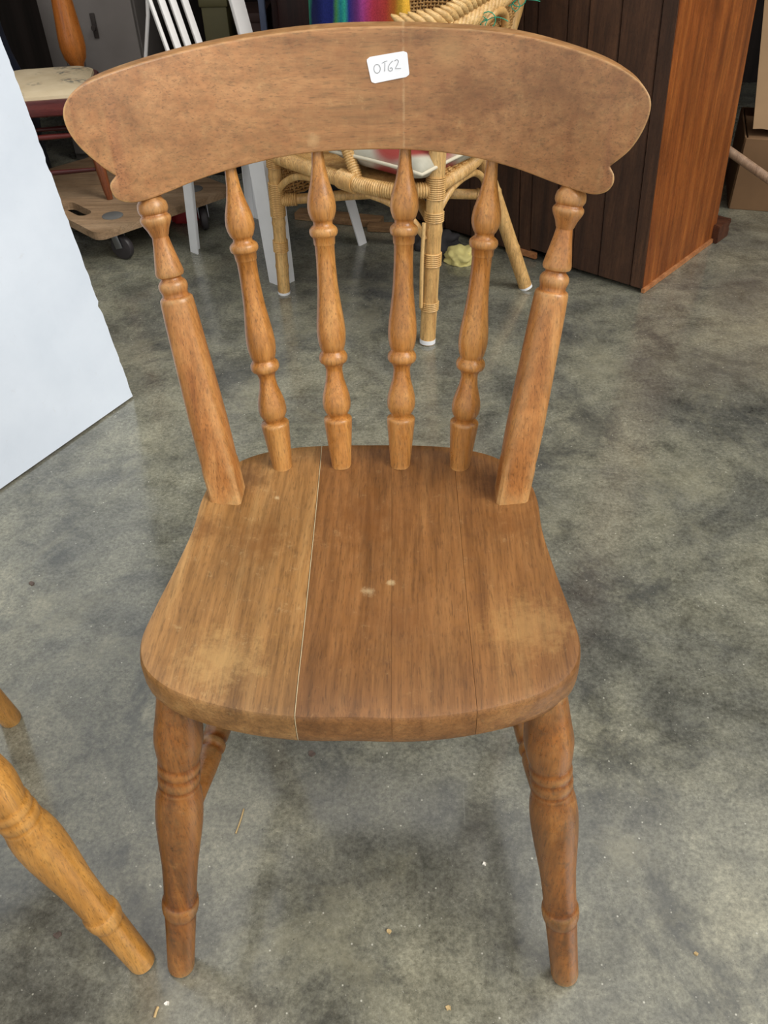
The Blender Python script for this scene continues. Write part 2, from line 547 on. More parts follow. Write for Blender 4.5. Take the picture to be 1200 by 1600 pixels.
# ------------------------------------------------------------------ setting
def slab(name, x0, x1, y0, y1, z0, z1, mat):
    return struct(bm_obj(name, box_bm((x1-x0, y1-y0, z1-z0), 0, 0, ((x0+x1)/2, (y0+y1)/2, (z0+z1)/2)), mat, None, False))
slab('floor', -6, 6, -6, 3.6, -.1, 0, M['concrete'])
slab('wall_back', -6, 6, 3.6, 3.7, -.1, 2.6, M['wall'])
slab('shade_wall_left', -3.3, -3.2, -.6, 3.6, 0, 2.6, M['wall'])  # unseen side wall, run forward to hold back light from the side
slab('shade_wall_right', 3.6, 3.7, -.6, 3.6, 0, 2.6, M['wall'])  # unseen, added opposite to cut side light, far enough out for the sun
slab('ceiling', -6, 6, 1.75, 3.7, 2.5, 2.6, M['roof'])

# ------------------------------------------------------------------ spindle back chairs
SEAT_Z = .4564
def rail_y(x, z):
    return .338 - .0975*(x/.241)**2 + .22*(z-.82)

RAIL = [(-.2415, .8383), (-.2417, .8241), (-.2348, .8069), (-.2217, .7887), (-.2135, .7798), 'c', (-.2188, .7730), (-.2161, .7624), (-.2073, .7562), (-.1951, .7548),
        (-.1767, .7573), (-.1439, .7640), (-.0983, .7700), (-.0511, .7738), (-.003, .7746), (.0453, .7749), (.0928, .7731), (.1388, .7678), (.1775, .7602), (.2036, .7572),
        (.2158, .7608), (.2214, .7683), (.2216, .7759), (.2178, .7820), 'c', (.2312, .7977), (.2396, .8161), (.2422, .8328), (.2375, .8433), (.2278, .8507), (.2088, .8584), (.1745, .8658),
        (.1334, .8711), (.0793, .8727), (.0231, .8732), (-.0337, .8727), (-.0894, .8702), (-.1426, .8660), (-.1828, .8612), (-.216, .8555), (-.2324, .8494)]

def rail_outline():
    segs = []
    cur = []
    for p in RAIL:
        if p == 'c':
            segs.append(cur)
            cur = [cur[-1]]
        else:
            cur.append(p)
    segs.append(cur)
    # last joins first: rotate so that the loop is two/three open splines between corners
    first = segs[-1] + segs[0]
    runs = [first] + segs[1:-1]
    out = []
    for r in runs:
        c = catmull([(x, z, 0) for x, z in r], 5)
        out += [(p.x, p.y) for p in c[:-1]]
    return out

def make_rail(name, mat, parent):
    pts = rail_outline()
    th = .023
    bm = bmesh.new()
    f = bm.faces.new([bm.verts.new((x, 0, z)) for x, z in pts])
    ex = bmesh.ops.extrude_face_region(bm, geom=[f])
    nv = [g for g in ex['geom'] if isinstance(g, bmesh.types.BMVert)]
    bmesh.ops.translate(bm, vec=(0, th, 0), verts=nv)
    per = [e for e in bm.edges if abs(e.verts[0].co.y-e.verts[1].co.y) < 1e-6]
    bmesh.ops.bevel(bm, geom=per, offset=.0055, segments=3, affect='EDGES', profile=.5, clamp_overlap=True)
    x = -.236
    while x < .24:
        bmesh.ops.bisect_plane(bm, geom=bm.verts[:]+bm.edges[:]+bm.faces[:], plane_co=(x, 0, 0), plane_no=(1, 0, 0))
        x += .012
    for v in bm.verts:
        v.co.y += rail_y(v.co.x, v.co.z)
    return bm_obj(name, bm, mat, parent, True, 50, origin=(0, .338, .82))

SEAT_HALF = [(0, .296), (.045, .2955), (.088, .2915), (.130, .279), (.160, .256), (.176, .228), (.1815, .195), (.1812, .149), (.1875, .088), (.1950, .036), (.1985, 0), (.1900, -.029), (.168, -.0500), (.138, -.0640), (.095, -.0755), (.05, -.0815), (0, -.083)]
def seat_outline():
    right = SEAT_HALF
    left = [(-x, y) for x, y in reversed(right[1:-1])]
    return [(p.x, p.y) for p in catmull([(x, y, 0) for x, y in right+left], 4, True)]

def make_seat(mat, parent, mat_gap):
    ol = seat_outline()
    n = len(ol)
    cx, cy = 0, .105
    top = SEAT_Z
    rings = []
    def dish(x, y, k):
        # shallow saddle: deepest behind the middle, small pommel at the front centre
        d = .007*max(0, 1-k**3)
        pom = .004*math.exp(-(x/.03)**2)*max(0, min(1, (.06-y)/.12))
        roll = -.004*max(0, min(1, (k-.8)/.2))*max(0, min(1, (.05-y)/.12))
        return top - d + pom*(1 if k < .97 else .6) + roll
    for k in (.12, .3, .48, .64, .78, .88, .94, .975):
        rings.append([(cx+(x-cx)*k, cy+(y-cy)*k, dish(cx+(x-cx)*k, cy+(y-cy)*k, k)) for x, y in ol])
    for k, dz in ((.990, -.0010), (.997, -.0036), (1.001, -.0085), (1.002, -.016), (1.002, -.025), (.999, -.0315), (.991, -.0350), (.97, -.0360)):
        rings.append([(cx+(x-cx)*k, cy+(y-cy)*k, dish(x, y, 1)+dz) for x, y in ol])
    V = [p for r in rings for p in r]
    F = []
    for i in range(len(rings)-1):
        for k in range(n):
            k2 = (k+1) % n
            F.append((i*n+k, i*n+k2, (i+1)*n+k2, (i+1)*n+k))
    F.append(tuple(range(n))[::-1])
    L = (len(rings)-1)*n
    F.append(tuple(L+k for k in range(n)))
    me = bpy.data.meshes.new('seat_src')
    me.from_pydata(V, [], F)
    joints = [((-.0487, -.0821), (-.0583, .2901), .0006), ((.0319, -.0792), (.0228, .296), .00012), ((.1026, -.0687), (.094, .2896), .00018)]
    for i in range(4):
        bm = bmesh.new()
        bm.from_mesh(me)
        if i > 0:
            a, b, g = joints[i-1]
            d = Vector((b[0]-a[0], b[1]-a[1], 0)).normalized()
            nn = Vector((d.y, -d.x, 0))
            r = bmesh.ops.bisect_plane(bm, geom=bm.verts[:]+bm.edges[:]+bm.faces[:], plane_co=Vector((a[0], a[1], 0))+nn*g, plane_no=nn, clear_inner=True)
            bmesh.ops.holes_fill(bm, edges=[e for e in bm.edges if e.is_boundary])
        if i < 3:
            a, b, g = joints[i]
            d = Vector((b[0]-a[0], b[1]-a[1], 0)).normalized()
            nn = Vector((d.y, -d.x, 0))
            bmesh.ops.bisect_plane(bm, geom=bm.verts[:]+bm.edges[:]+bm.faces[:], plane_co=Vector((a[0], a[1], 0))-nn*g, plane_no=nn, clear_outer=True)
            bmesh.ops.holes_fill(bm, edges=[e for e in bm.edges if e.is_boundary])
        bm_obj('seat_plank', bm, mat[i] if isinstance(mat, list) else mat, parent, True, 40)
    a, b, g = joints[0]
    d = Vector((b[0]-a[0], b[1]-a[1], 0)).normalized()
    nn = Vector((d.y, -d.x, 0))
    bm = bmesh.new()
    bm.from_mesh(me)
    bmesh.ops.bisect_plane(bm, geom=bm.verts[:]+bm.edges[:]+bm.faces[:], plane_co=Vector((a[0], a[1], 0))-nn*.0001, plane_no=nn, clear_inner=True)
    bmesh.ops.holes_fill(bm, edges=[e for e in bm.edges if e.is_boundary])
    bmesh.ops.bisect_plane(bm, geom=bm.verts[:]+bm.edges[:]+bm.faces[:], plane_co=Vector((a[0], a[1], 0))+nn*.0006, plane_no=nn, clear_outer=True)
    bmesh.ops.holes_fill(bm, edges=[e for e in bm.edges if e.is_boundary])
    bmesh.ops.translate(bm, vec=(0, .0002, -.0002), verts=bm.verts)
    bm_obj('joint_filler', bm, M['glue'], parent, False)
    bpy.data.meshes.remove(me)

SPIN = [(-.012, .0112), (0, .0112), (.1592, .0155), (.166, .0155), (.170, .0148), (.1768, .0105), (.182, .0105), (.19, .0125), (.206, .0148), (.2251, .0154), (.25, .0146), (.2766, .0124), (.305, .0099), (.3355, .0088), (.3461, .0090), (.3561, .0104), (.360, .0112), (.366, .0140), (.372, .0150), (.380, .0154), (.388, .0150), (.394, .0140), (.4014, .0122), (.4064, .0118), (.410, .0126), (.425, .0139), (.445, .0149), (.4656, .0152), (.50, .0145), (.5438, .0128), (.58, .0115), (.6195, .0105), (.6859, .0097), (.7363, .0099), (.7385, .0104), (.7406, .0107), (.7612, .0112), (.765, .0128), (.770, .0139), (.7788, .0143), (.786, .0138), (.791, .0124), (.7985, .0095), (.806, .0096), (.8102, .0103), (.813, .0112), (.82, .0122), (.834, .0137), (.848, .0142), (.865, .0138), (.8818, .0129), (.902, .0110), (.9218, .0092), (.9612, .0067), (1.0, .0057), (1.03, .0055)]
POST = [(-.02, .0166), (.04, .0166), (.085, .0168), (.105, .0171), (.125, .0174), (.14, .0177), (.17, .0180), (.20, .0181), (.25, .0182), (.3004, .0182), (.38, .0178), (.4699, .0174), (.55, .0170), (.6326, .0166), (.700, .0161), (.712, .0157), (.7165, .0145), (.7196, .0128), (.727, .0124), (.733, .0128), (.742, .0138), (.7503, .0141), (.759, .0137), (.766, .0124), (.772, .0103), (.7768, .0098), (.780, .0104), (.7835, .0128), (.790, .0136), (.7965, .0136), (.82, .0122), (.8478, .0105), (.875, .0089), (.899, .0078), (.9035, .0078), (.9060, .0084), (.9249, .0104), (.937, .0125), (.9462, .0139), (.953, .0145), (.958, .0145), (.963, .0138), (.967, .0124), (.9705, .0122), (.974, .0130), (.9816, .0141), (.99, .0142), (1.003, .0134), (1.012, .0112), (1.03, .008)]
LEG = [(0, .0128), (.003, .0148), (.012, .0154), (.07, .0157), (.15, .0163), (.2312, .0171), (.240, .0172), (.2455, .0182), (.2553, .0193), (.264, .0198), (.2784, .0200), (.289, .0196), (.294, .0186), (.2975, .0176), (.3132, .0175), (.37, .0178), (.4345, .0188), (.49, .0207), (.5386, .0223), (.58, .0234), (.6172, .0238), (.648, .0234), (.674, .0224), (.695, .0206), (.7017, .0201), (.709, .0202), (.713, .0195), (.718, .0194), (.724, .0203), (.734, .0206), (.742, .0204), (.749, .0194), (.755, .0193), (.761, .0203), (.768, .0205), (.776, .0203), (.782, .0194), (.788, .0193), (.796, .0202), (.81, .0212), (.8253, .0221), (.842, .0229), (.8591, .0232), (.875, .0228), (.90, .0217), (.932, .0206), (.985, .0190), (.995, .0186)]
STRETCH = [(0, .0085), (.1, .0095), (.2, .0115), (.28, .0135), (.33, .0142), (.345, .0130), (.352, .0130), (.36, .0148), (.37, .0152), (.38, .0148), (.388, .0132), (.40, .0132), (.41, .0145), (.45, .0150), (.55, .0150), (.59, .0145), (.60, .0132), (.612, .0132), (.62, .0148), (.63, .0152), (.64, .0148), (.648, .0130), (.655, .0130), (.67, .0142), (.72, .0135), (.8, .0115), (.9, .0095), (1, .0085)]

def build_chair(name, label, loc, rotz, mats, ltops, group, zs=.215, feet=None):
    t = thing(name, label, 'chair', loc, rotz, group)
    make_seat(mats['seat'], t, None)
    make_rail('top_rail', mats['rail'], t)
    tops = [(-.1235, .3120, .7610), (-.0428, .3355, .7705), (.0410, .3357, .7708), (.1220, .3125, .7630)]
    bases = [(-.1004, .2591), (-.0334, .2622), (.0334, .2622), (.1004, .2591)]
    for (bx, by), tp in zip(bases, tops):
        V, F = lathe((bx, by, SEAT_Z-.002), tp, SPIN, 24)
        mesh_obj('spindle', V, F, mats['spindle'], t, True, 55, origin=(bx, by, SEAT_Z))
    for s, tp in ((-1, (-.1930, .2735, .7472)), (1, (.1919, .2740, .7505))):
        b = (s*.1535, .207, SEAT_Z-.004)
        sq = lambda f: 12 if f < .09 else (12-8*(f-.09)/.05 if f < .14 else (4-1.7*(f-.14)/.55 if f < .69 else (2.3-.3*(f-.69)/.03 if f < .72 else 2)))
        V, F = lathe(b, tp, POST, 32, sq=sq)
        o = mesh_obj('back_post', V, F, mats['post'], t, True, 40, origin=b)
    feet = feet or [(-.2215, -.106, 0), (.2215, -.106, 0), (-.195, .30, 0), (.195, .30, 0)]
    for ft, tp in zip(feet, ltops):
        V, F = lathe(ft, tp, LEG, 28)
        mesh_obj('leg', V, F, mats['leg'], t, True, 45, origin=ft)
    def on(i, z):
        a, b = Vector(feet[i]), Vector(ltops[i])
        return a + (b-a)*(z/b.z)
    mids = []
    for i, j in ((0, 2), (1, 3)):
        a, b = on(i, zs), on(j, zs-.015)
        V, F = lathe(a, b, STRETCH, 18)
        mesh_obj('side_stretcher', V, F, mats['leg'], t, True, 45, origin=(a+b)/2)
        mids.append((a+b)/2)
    V, F = lathe(mids[0], mids[1], STRETCH, 18)
    mesh_obj('cross_stretcher', V, F, mats['leg'], t, True, 45, origin=(mids[0]+mids[1])/2)
    return t

LT = [(-.1625, -.029, .425), (.1665, -.028, .425), (-.125, .205, .425), (.125, .205, .425)]
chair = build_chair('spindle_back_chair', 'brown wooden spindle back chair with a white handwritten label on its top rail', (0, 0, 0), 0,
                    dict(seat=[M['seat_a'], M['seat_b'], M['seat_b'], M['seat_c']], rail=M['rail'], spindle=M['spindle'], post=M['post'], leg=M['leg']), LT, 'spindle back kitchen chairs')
LT2 = [(-.1524, -.060, .425), (.165, -.05, .425), (-.125, .205, .425), (.125, .205, .425)]
chair2 = build_chair('spindle_back_chair', 'pale honey coloured wooden chair at the lower left edge, only its turned legs in view', (-.4867, -.0119, 0), math.radians(129.9),
                     dict(seat=M['seat2'], rail=M['rail2'], spindle=M['leg2'], post=M['leg2'], leg=M['leg2']), LT2, 'spindle back kitchen chairs', zs=.37, feet=[(-.2100, -.1100, 0), (.2270, -.1090, 0), (-.195, .30, 0), (.195, .30, 0)])

# price label with handwriting on the top rail
def label_pt(u, v, off):
    q = [(.0065, .8497), (.0434, .8551), (.0456, .8353), (.0111, .8291)]
    x = (q[0][0]*(1-u)+q[1][0]*u)*(1-v)+(q[3][0]*(1-u)+q[2][0]*u)*v
    z = (q[0][1]*(1-u)+q[1][1]*u)*(1-v)+(q[3][1]*(1-u)+q[2][1]*u)*v
    return Vector((x, rail_y(x, z)-off, z))
def make_label():
    # rounded rectangle, filled row by row
    V = []; F = []
    rows, colsn = 17, 12
    rad_u, rad_v = .09, .135
    for i in range(rows):
        v = i/(rows-1)
        dv = max(0, rad_v-v, v-(1-rad_v))/rad_v
        ins = rad_u*(1-math.sqrt(max(0, 1-dv*dv)))
        for j in range(colsn):
            u = ins+(1-2*ins)*j/(colsn-1)
            V.append(label_pt(u, v, .0007))
    for i in range(rows):
        for j in range(colsn):
            V.append(V[i*colsn+j]+Vector((0, .0005, 0)))
    N = rows*colsn
    for i in range(rows-1):
        for j in range(colsn-1):
            a = i*colsn+j
            F.append((a, a+1, a+1+colsn, a+colsn))
            F.append((N+a, N+a+colsn, N+a+1+colsn, N+a+1))
    per = [j for j in range(colsn)]+[i*colsn+colsn-1 for i in range(1, rows)]+[(rows-1)*colsn+j for j in range(colsn-2, -1, -1)]+[i*colsn for i in range(rows-2, 0, -1)]
    for k in range(len(per)):
        a, b = per[k], per[(k+1) % len(per)]
        F.append((a, b, b+N, a+N))
    lab = mesh_obj('price_label', V, F, M['paper'], chair, True, 40)
    lab['label'] = 'small white sticker with handwriting'
    strokes = [[(.0154, .8444), (.0167, .8445), (.018, .8439), (.0188, .8428), (.0192, .8413), (.0189, .8397), (.018, .8385), (.0168, .8378), (.0155, .8378), (.0143, .8386), (.0136, .8398), (.0134, .8414), (.0138, .8429), (.0147, .844), (.016, .8445)],
               [(.0208, .8454), (.0231, .8465), (.0255, .8473)], [(.0234, .8458), (.0233, .8426), (.0231, .8391)],
               [(.0307, .8473), (.0283, .8454), (.0266, .8426), (.0264, .8406), (.0277, .8394), (.0294, .8396), (.0302, .8409), (.0294, .8419), (.028, .8416)],
               [(.0321, .8472), (.0336, .848), (.035, .8479), (.0356, .8466), (.0344, .8441), (.0329, .8414), (.0352, .8413), (.0378, .8416)]]
    V = []; F = []
    for s in strokes:
        c = catmull([(x, rail_y(x, z)-.0008, z) for x, z in s], 4)
        tube(c, .00024, 6, V, F)
    mesh_obj('handwriting', V, F, M['ink'], lab, True, 0)
make_label()

# ------------------------------------------------------------------ chipped white board leaning at the left
def make_board():
    A = Vector((-.590, 1.097, 0))
    e = Vector((.475, .880, 0)).normalized()
    up = Vector((-.088, .047, .721)).normalized()
    nrm = e.cross(up).normalized()
    if nrm.x < 0:
        nrm = -nrm
    rnd = random.Random(3)
    W, H, T = .80, 1.75, .034
    pts = [(0, .0)]
    pts += [(-W, 0), (-W, H), (0, H)]
    z = H
    right = []
    while z > .02:
        z -= rnd.uniform(.006, .018)
        j = rnd.uniform(-.0015, .0012)
        if rnd.random() < .08:
            j -= rnd.uniform(.002, .005)
        right.append((j, max(z, .012)))
    pts += right
    bm = bmesh.new()
    f = bm.faces.new([bm.verts.new(A+e*x+up*z) for x, z in pts])
    ex = bmesh.ops.extrude_face_region(bm, geom=[f])
    bmesh.ops.translate(bm, vec=-nrm*T, verts=[g for g in ex['geom'] if isinstance(g, bmesh.types.BMVert)])
    low = min(v.co.z for v in bm.verts)
    bmesh.ops.translate(bm, vec=(0, 0, -low), verts=bm.verts)
    o = bm_obj('painted_board', bm, M['board'], None, False, origin=A)
    o.data.materials.append(M['boardwood'])
    for p in o.data.polygons:
        if p.area < .08:
            p.material_index = 1
    tag(o, 'large white painted board with chipped edge leaning at the left', 'board')
make_board()

# ------------------------------------------------------------------ dark plank backed cabinet
def make_cabinet():
    c = Vector((.644, 1.59, 0))
    d1 = Vector((.636, .772, 0)).normalized()      # along the orange side
    d2 = Vector((-d1.y, d1.x, 0))                  # along the plank back
    up = Vector((-.054, 0, 1))                     # the old carcass is racked a little
    H, D, W = 1.7, .43, .86
    t = thing('wardrobe', 'tall dark wooden cabinet with orange brown side turned to the right', 'cabinet', c)
    def P(a, b, z):
        return d1*a + d2*b + up*z
    def hexa(name, a0, a1, b0, b1, z0, z1, mat, bev=.0015):
        V = [P(a, b, z) for z in (z0, z1) for a, b in ((a0, b0), (a1, b0), (a1, b1), (a0, b1))]
        F = [(0, 3, 2, 1), (4, 5, 6, 7), (0, 1, 5, 4), (1, 2, 6, 5), (2, 3, 7, 6), (3, 0, 4, 7)]
        me = bpy.data.meshes.new(name)
        me.from_pydata([tuple(v) for v in V], [], F)
        bm = bmesh.new(); bm.from_mesh(me)
        bmesh.ops.recalc_face_normals(bm, faces=bm.faces)
        bmesh.ops.bevel(bm, geom=bm.edges[:], offset=bev, segments=2, affect='EDGES')
        o = bm_obj(name, bm, mat, t, True, 40)
        bpy.data.meshes.remove(me)
        return o
    hexa('side_panel', .0, D, 0, .022, .012, H, M['cab_side'])
    hexa('side_panel', .0, D, W-.022, W, .012, H, M['cab_side'])
    hexa('carcass', .014, D, .022, W-.022, .06, H-.01, M['cab_back'])
    hexa('door', D, D+.02, .02, W-.02, .08, H-.03, M['cab_side'])
    js = [.0, .036, .132, .214, .270, .352, .392, .47, .56, .66, .75, W]
    rnd = random.Random(5)
    for i in range(len(js)-1):
        off = rnd.uniform(-.003, .003)
        hexa('plank', -.004+off, .014, js[i]+.0012, js[i+1]-.0012, .012 if i != 4 else .03, H-.02, M['cab_back'])
    hexa('bottom_trim', .0, D*.98, -.006, .004, 0.0, .013, M['cab_trim'], .001)
    hexa('bottom_trim', -.006, .004, .33, .43, 0.004, .022, M['cab_trim'], .001)
    # bracket foot projecting past the front, with a moulded top
    V = []; F = []
    prof = [(0, .0), (.075, .0), (.078, .022), (.072, .030), (.080, .038), (.083, .050), (.0, .052)]
    bm = bmesh.new()
    f = bm.faces.new([bm.verts.new(P(D-.02+a, -.018, z)) for a, z in prof])
    ex = bmesh.ops.extrude_face_region(bm, geom=[f])
    bmesh.ops.translate(bm, vec=d2*.09, verts=[g for g in ex['geom'] if isinstance(g, bmesh.types.BMVert)])
    bmesh.ops.recalc_face_normals(bm, faces=bm.faces)
    bmesh.ops.bevel(bm, geom=bm.edges[:], offset=.002, segments=2, affect='EDGES')
    bm_obj('bracket_foot', bm, M['cab_foot'], t, True, 35)
    bm = bmesh.new()
    f = bm.faces.new([bm.verts.new(P(D-.02+a, W-.07, z)) for a, z in prof])
    ex = bmesh.ops.extrude_face_region(bm, geom=[f])
    bmesh.ops.translate(bm, vec=d2*.09, verts=[g for g in ex['geom'] if isinstance(g, bmesh.types.BMVert)])
    bm_obj('bracket_foot', bm, M['cab_foot'], t, True, 35)
make_cabinet()

# ------------------------------------------------------------------ rattan armchair
def make_rattan():
    t = thing('rattan_armchair', 'woven rattan tub armchair with bamboo legs and braided rim', 'armchair', (0, 1.62, 0))
    off = Vector((0, 1.62, 0))
    L = lambda p: Vector(p)-off
    def cane(name, pts, r, mat=M['rattan'], n=12, sub=8, nodes=None, org=None):
        c = catmull([L(p) for p in pts], sub)
        m = len(c)
        def rad(i, f):
            k = 1.0
            for q in (nodes or []):
                k += .10*math.exp(-((f-q)/.012)**2)
            return r*k
        V, F = tube(c, rad, n)
        return mesh_obj(name, V, F, mat, t, True, 50)
    def wrapped(name, pts, r, pitch=.0055, closed=False, mat=M['rattan']):
        c0 = catmull([L(p) for p in pts], 24, closed)
        # resample finely so every turn of cane shows
        seg = [(c0[i+1]-c0[i]).length for i in range(len(c0)-1)]
        tot = sum(seg)
        n = max(8, int(tot/pitch*4))
        out = []; acc = 0; i = 0
        for k in range(n+1):
            s = tot*k/n
            while i < len(seg)-1 and acc+seg[i] < s:
                acc += seg[i]; i += 1
            out.append(c0[i].lerp(c0[i+1], min(1, (s-acc)/max(seg[i], 1e-9))))
        V, F = tube(out, lambda i, f: r*(1+.07*(1, .6, -1, .6)[i % 4]), 12)
        return mesh_obj(name, V, F, mat, t, True, 80)
    FL0, FL1 = (-.309, 1.610, 0), (-.294, 1.594, .395)
    N0, N1 = (.076, 1.338, 0), (.103, 1.372, .655)
    RR0, RRm, RR1 = (.343, 1.626, 0), (.20, 1.635, .365), (.318, 1.77, .80)
    RL0, RLm, RL1 = (.008, 1.925, 0), (.020, 1.80, .365), (.03, 1.92, .80)
    def lerp(a, b, f):
        return tuple(Vector(a).lerp(Vector(b), f))
    def leg(a, b, r, nodes):
        pts = [lerp(a, b, k/10) for k in range(11)]
        o = cane('leg', pts, r, n=16, sub=5, nodes=nodes)
        V, F = lathe(L(a), L(lerp(a, b, .018)), [(0, r*.9), (.1, r*1.03), (1, r*1.03)], 16)
        mesh_obj('foot_cap', V, F, M['white'], o, True, 40)
        return o
    leg(FL0, FL1, .0165, [.2, .5, .8])
    leg(N0, N1, .0190, [.16, .42, .7, .9])
    leg(RR0, RRm, .0175, [.3, .7])
    leg(RL0, RLm, .0175, [.3, .7])
    cane('back_post', [RRm, lerp(RRm, RR1, .5), RR1], .0165, n=14, nodes=[.45, .62])
    cane('back_post', [RLm, lerp(RLm, RL1, .5), RL1], .0165, n=14, nodes=[.5])
    # seat rails, wrapped in split cane
    z = .365
    wrapped('seat_rail', [(-.297, 1.597, z), (-.255, 1.555, z), (-.175, 1.480, z), (-.078, 1.392, z), (0, 1.352, z), (.05, 1.350, z), (.090, 1.357, z)], .0165)
    wrapped('seat_rail', [(.092, 1.362, z), (.120, 1.412, z), (.170, 1.500, z), (.197, 1.575, z), RRm], .0150)
    wrapped('seat_rail', [(-.297, 1.597, z), (-.27, 1.68, z), (-.20, 1.76, z), (-.10, 1.81, z), RLm], .0150)
    wrapped('seat_rail', [RLm, (.08, 1.765, z), (.15, 1.70, z), RRm], .0150)
    # cross stretchers
    cane('stretcher', [(-.299, 1.600, .255), (-.04, 1.61, .265), (.247, 1.632, .25)], .0125, n=12, nodes=[.3, .62])
    cane('stretcher', [(.088, 1.353, .285), (.05, 1.55, .28), (.014, 1.84, .25)], .0120, n=12)
    # wraps at the joints
    def wrap(a, b, r):
        wrapped('cane_binding', [a, lerp(a, b, .5), b], r, .0045)
    for f0, f1 in ((.55, .76), (.31, .38), (.86, .99)):
        wrap(lerp(FL0, FL1, f0), lerp(FL0, FL1, f1), .0190)
    for f0, f1 in ((.30, .345), (.135, .165), (.53, .60), (.455, .485)):
        wrap(lerp(N0, N1, f0), lerp(N0, N1, f1), .0215)
    wrap((.20, 1.629, .252), (.245, 1.632, .25), .0155)
    wrap((-.29, 1.6, .2555), (-.25, 1.602, .257), .0155)
    wrap((-.12, 1.432, z), (-.085, 1.398, z), .0215)
    # thin loose strip tied to the near leg
    cane('cane_strip', [(.060, 1.326, .10), (.0615, 1.328, .2), (.066, 1.332, .30)], .0045, n=8)
    # bent braces under the rails
    cane('brace', [(.083, 1.350, .27), (.098, 1.382, .305), (.128, 1.432, .338), (.160, 1.490, .346)], .0085, n=10)
    cane('brace', [(.150, 1.470, .346), (.185, 1.540, .336), (.212, 1.600, .30), (.225, 1.632, .25)], .0085, n=10)
    cane('brace', [(-.300, 1.600, .27), (-.275, 1.575, .305), (-.235, 1.535, .335), (-.18, 1.485, .347)], .0085, n=10)
    cane('brace', [(-.06, 1.385, .347), (-.01, 1.362, .335), (.035, 1.350, .305), (.070, 1.346, .26)], .0085, n=10)
    cane('brace', [(-.300, 1.605, .265), (-.27, 1.68, .32), (-.22, 1.735, .345)], .0075, n=10)
    wrapped('arm_strut', [(-.074, 1.400, .352), (-.105, 1.435, .43), (-.15, 1.50, .56)], .0130)
    # arm rail that carries the blanket, on a post behind it
    cane('arm_rail', [(-.205, 1.745, .752), (-.10, 1.672, .764), (0, 1.602, .778), (.05, 1.585, .783), (.072, 1.65, .79), (.045, 1.78, .80), (.03, 1.90, .81)], .012, n=12)
    cane('arm_post', [(-.185, 1.748, .365), (-.175, 1.735, .56), (-.165, 1.720, .752)], .013, n=12)
    # woven panels: upright stakes with strands woven in and out
    def weave(name, base, top, rows, stakes):
        V = []; F = []
        B = catmull([L(p) for p in base], 10)
        T = catmull([L(p) for p in top], 10)
        def pt(u, v):
            x = u*(len(B)-1); i = min(int(x), len(B)-2); f = x-i
            y = u*(len(T)-1); j = min(int(y), len(T)-2); g = y-j
            return B[i].lerp(B[i+1], f).lerp(T[j].lerp(T[j+1], g), v)
        nrm = (B[-1]-B[0]).cross(T[0]-B[0]).normalized()
        for k in range(stakes+1):
            tube([pt(k/stakes, v/6) for v in range(7)], .0026, 5, V, F)
        for r in range(rows):
            v = (r+.5)/rows
            pts = []
            for k in range(stakes*2+1):
                s = 0 if k % 2 else (1 if (k//2+r) % 2 else -1)
                pts.append(pt(k/(stakes*2), v)+nrm*.0032*s)
            tube(pts, .0030, 4, V, F)
        o = mesh_obj(name, V, F, M['rattan_w'], t, True, 0)
        o['kind'] = 'stuff'
        return o
    weave('woven_side', [(.096, 1.365, .378), (.125, 1.42, .378), (.172, 1.505, .378), (.198, 1.58, .378), (.203, 1.63, .378)],
          [(.108, 1.385, .655), (.15, 1.45, .66), (.215, 1.56, .67), (.255, 1.65, .69), (.285, 1.715, .70)], 40, 26)
    weave('woven_back', [(.02, 1.80, .378), (.08, 1.767, .378), (.15, 1.705, .378), (.20, 1.638, .378)],
          [(.03, 1.895, .79), (.11, 1.89, .80), (.21, 1.845, .80), (.315, 1.77, .79)], 58, 26)
    weave('woven_skirt', [(-.296, 1.60, .26), (-.24, 1.64, .26), (-.14, 1.76, .26), (-.09, 1.81, .26)],
          [(-.292, 1.60, .355), (-.25, 1.66, .355), (-.14, 1.78, .355), (-.08, 1.80, .355)], 14, 20)
    # seat web
    V = []; F = []
    ring = [L(p) for p in ((-.28, 1.598, z), (-.175, 1.495, z), (-.07, 1.41, z), (.0, 1.372, z), (.08, 1.375, z), (.16, 1.505, z), (.19, 1.60, z), (.185, 1.64, z), (.05, 1.75, z), (-.06, 1.79, z), (-.19, 1.745, z), (-.262, 1.67, z))]
    V = [p+Vector((0, 0, .008)) for p in ring]+[p-Vector((0, 0, .004)) for p in ring]
    m = len(ring)
    F = [tuple(range(m)), tuple(range(m, 2*m))[::-1]]+[(i, (i+1) % m, m+(i+1) % m, m+i) for i in range(m)]
    mesh_obj('seat_web', V, F, M['rattan_w'], t, False)
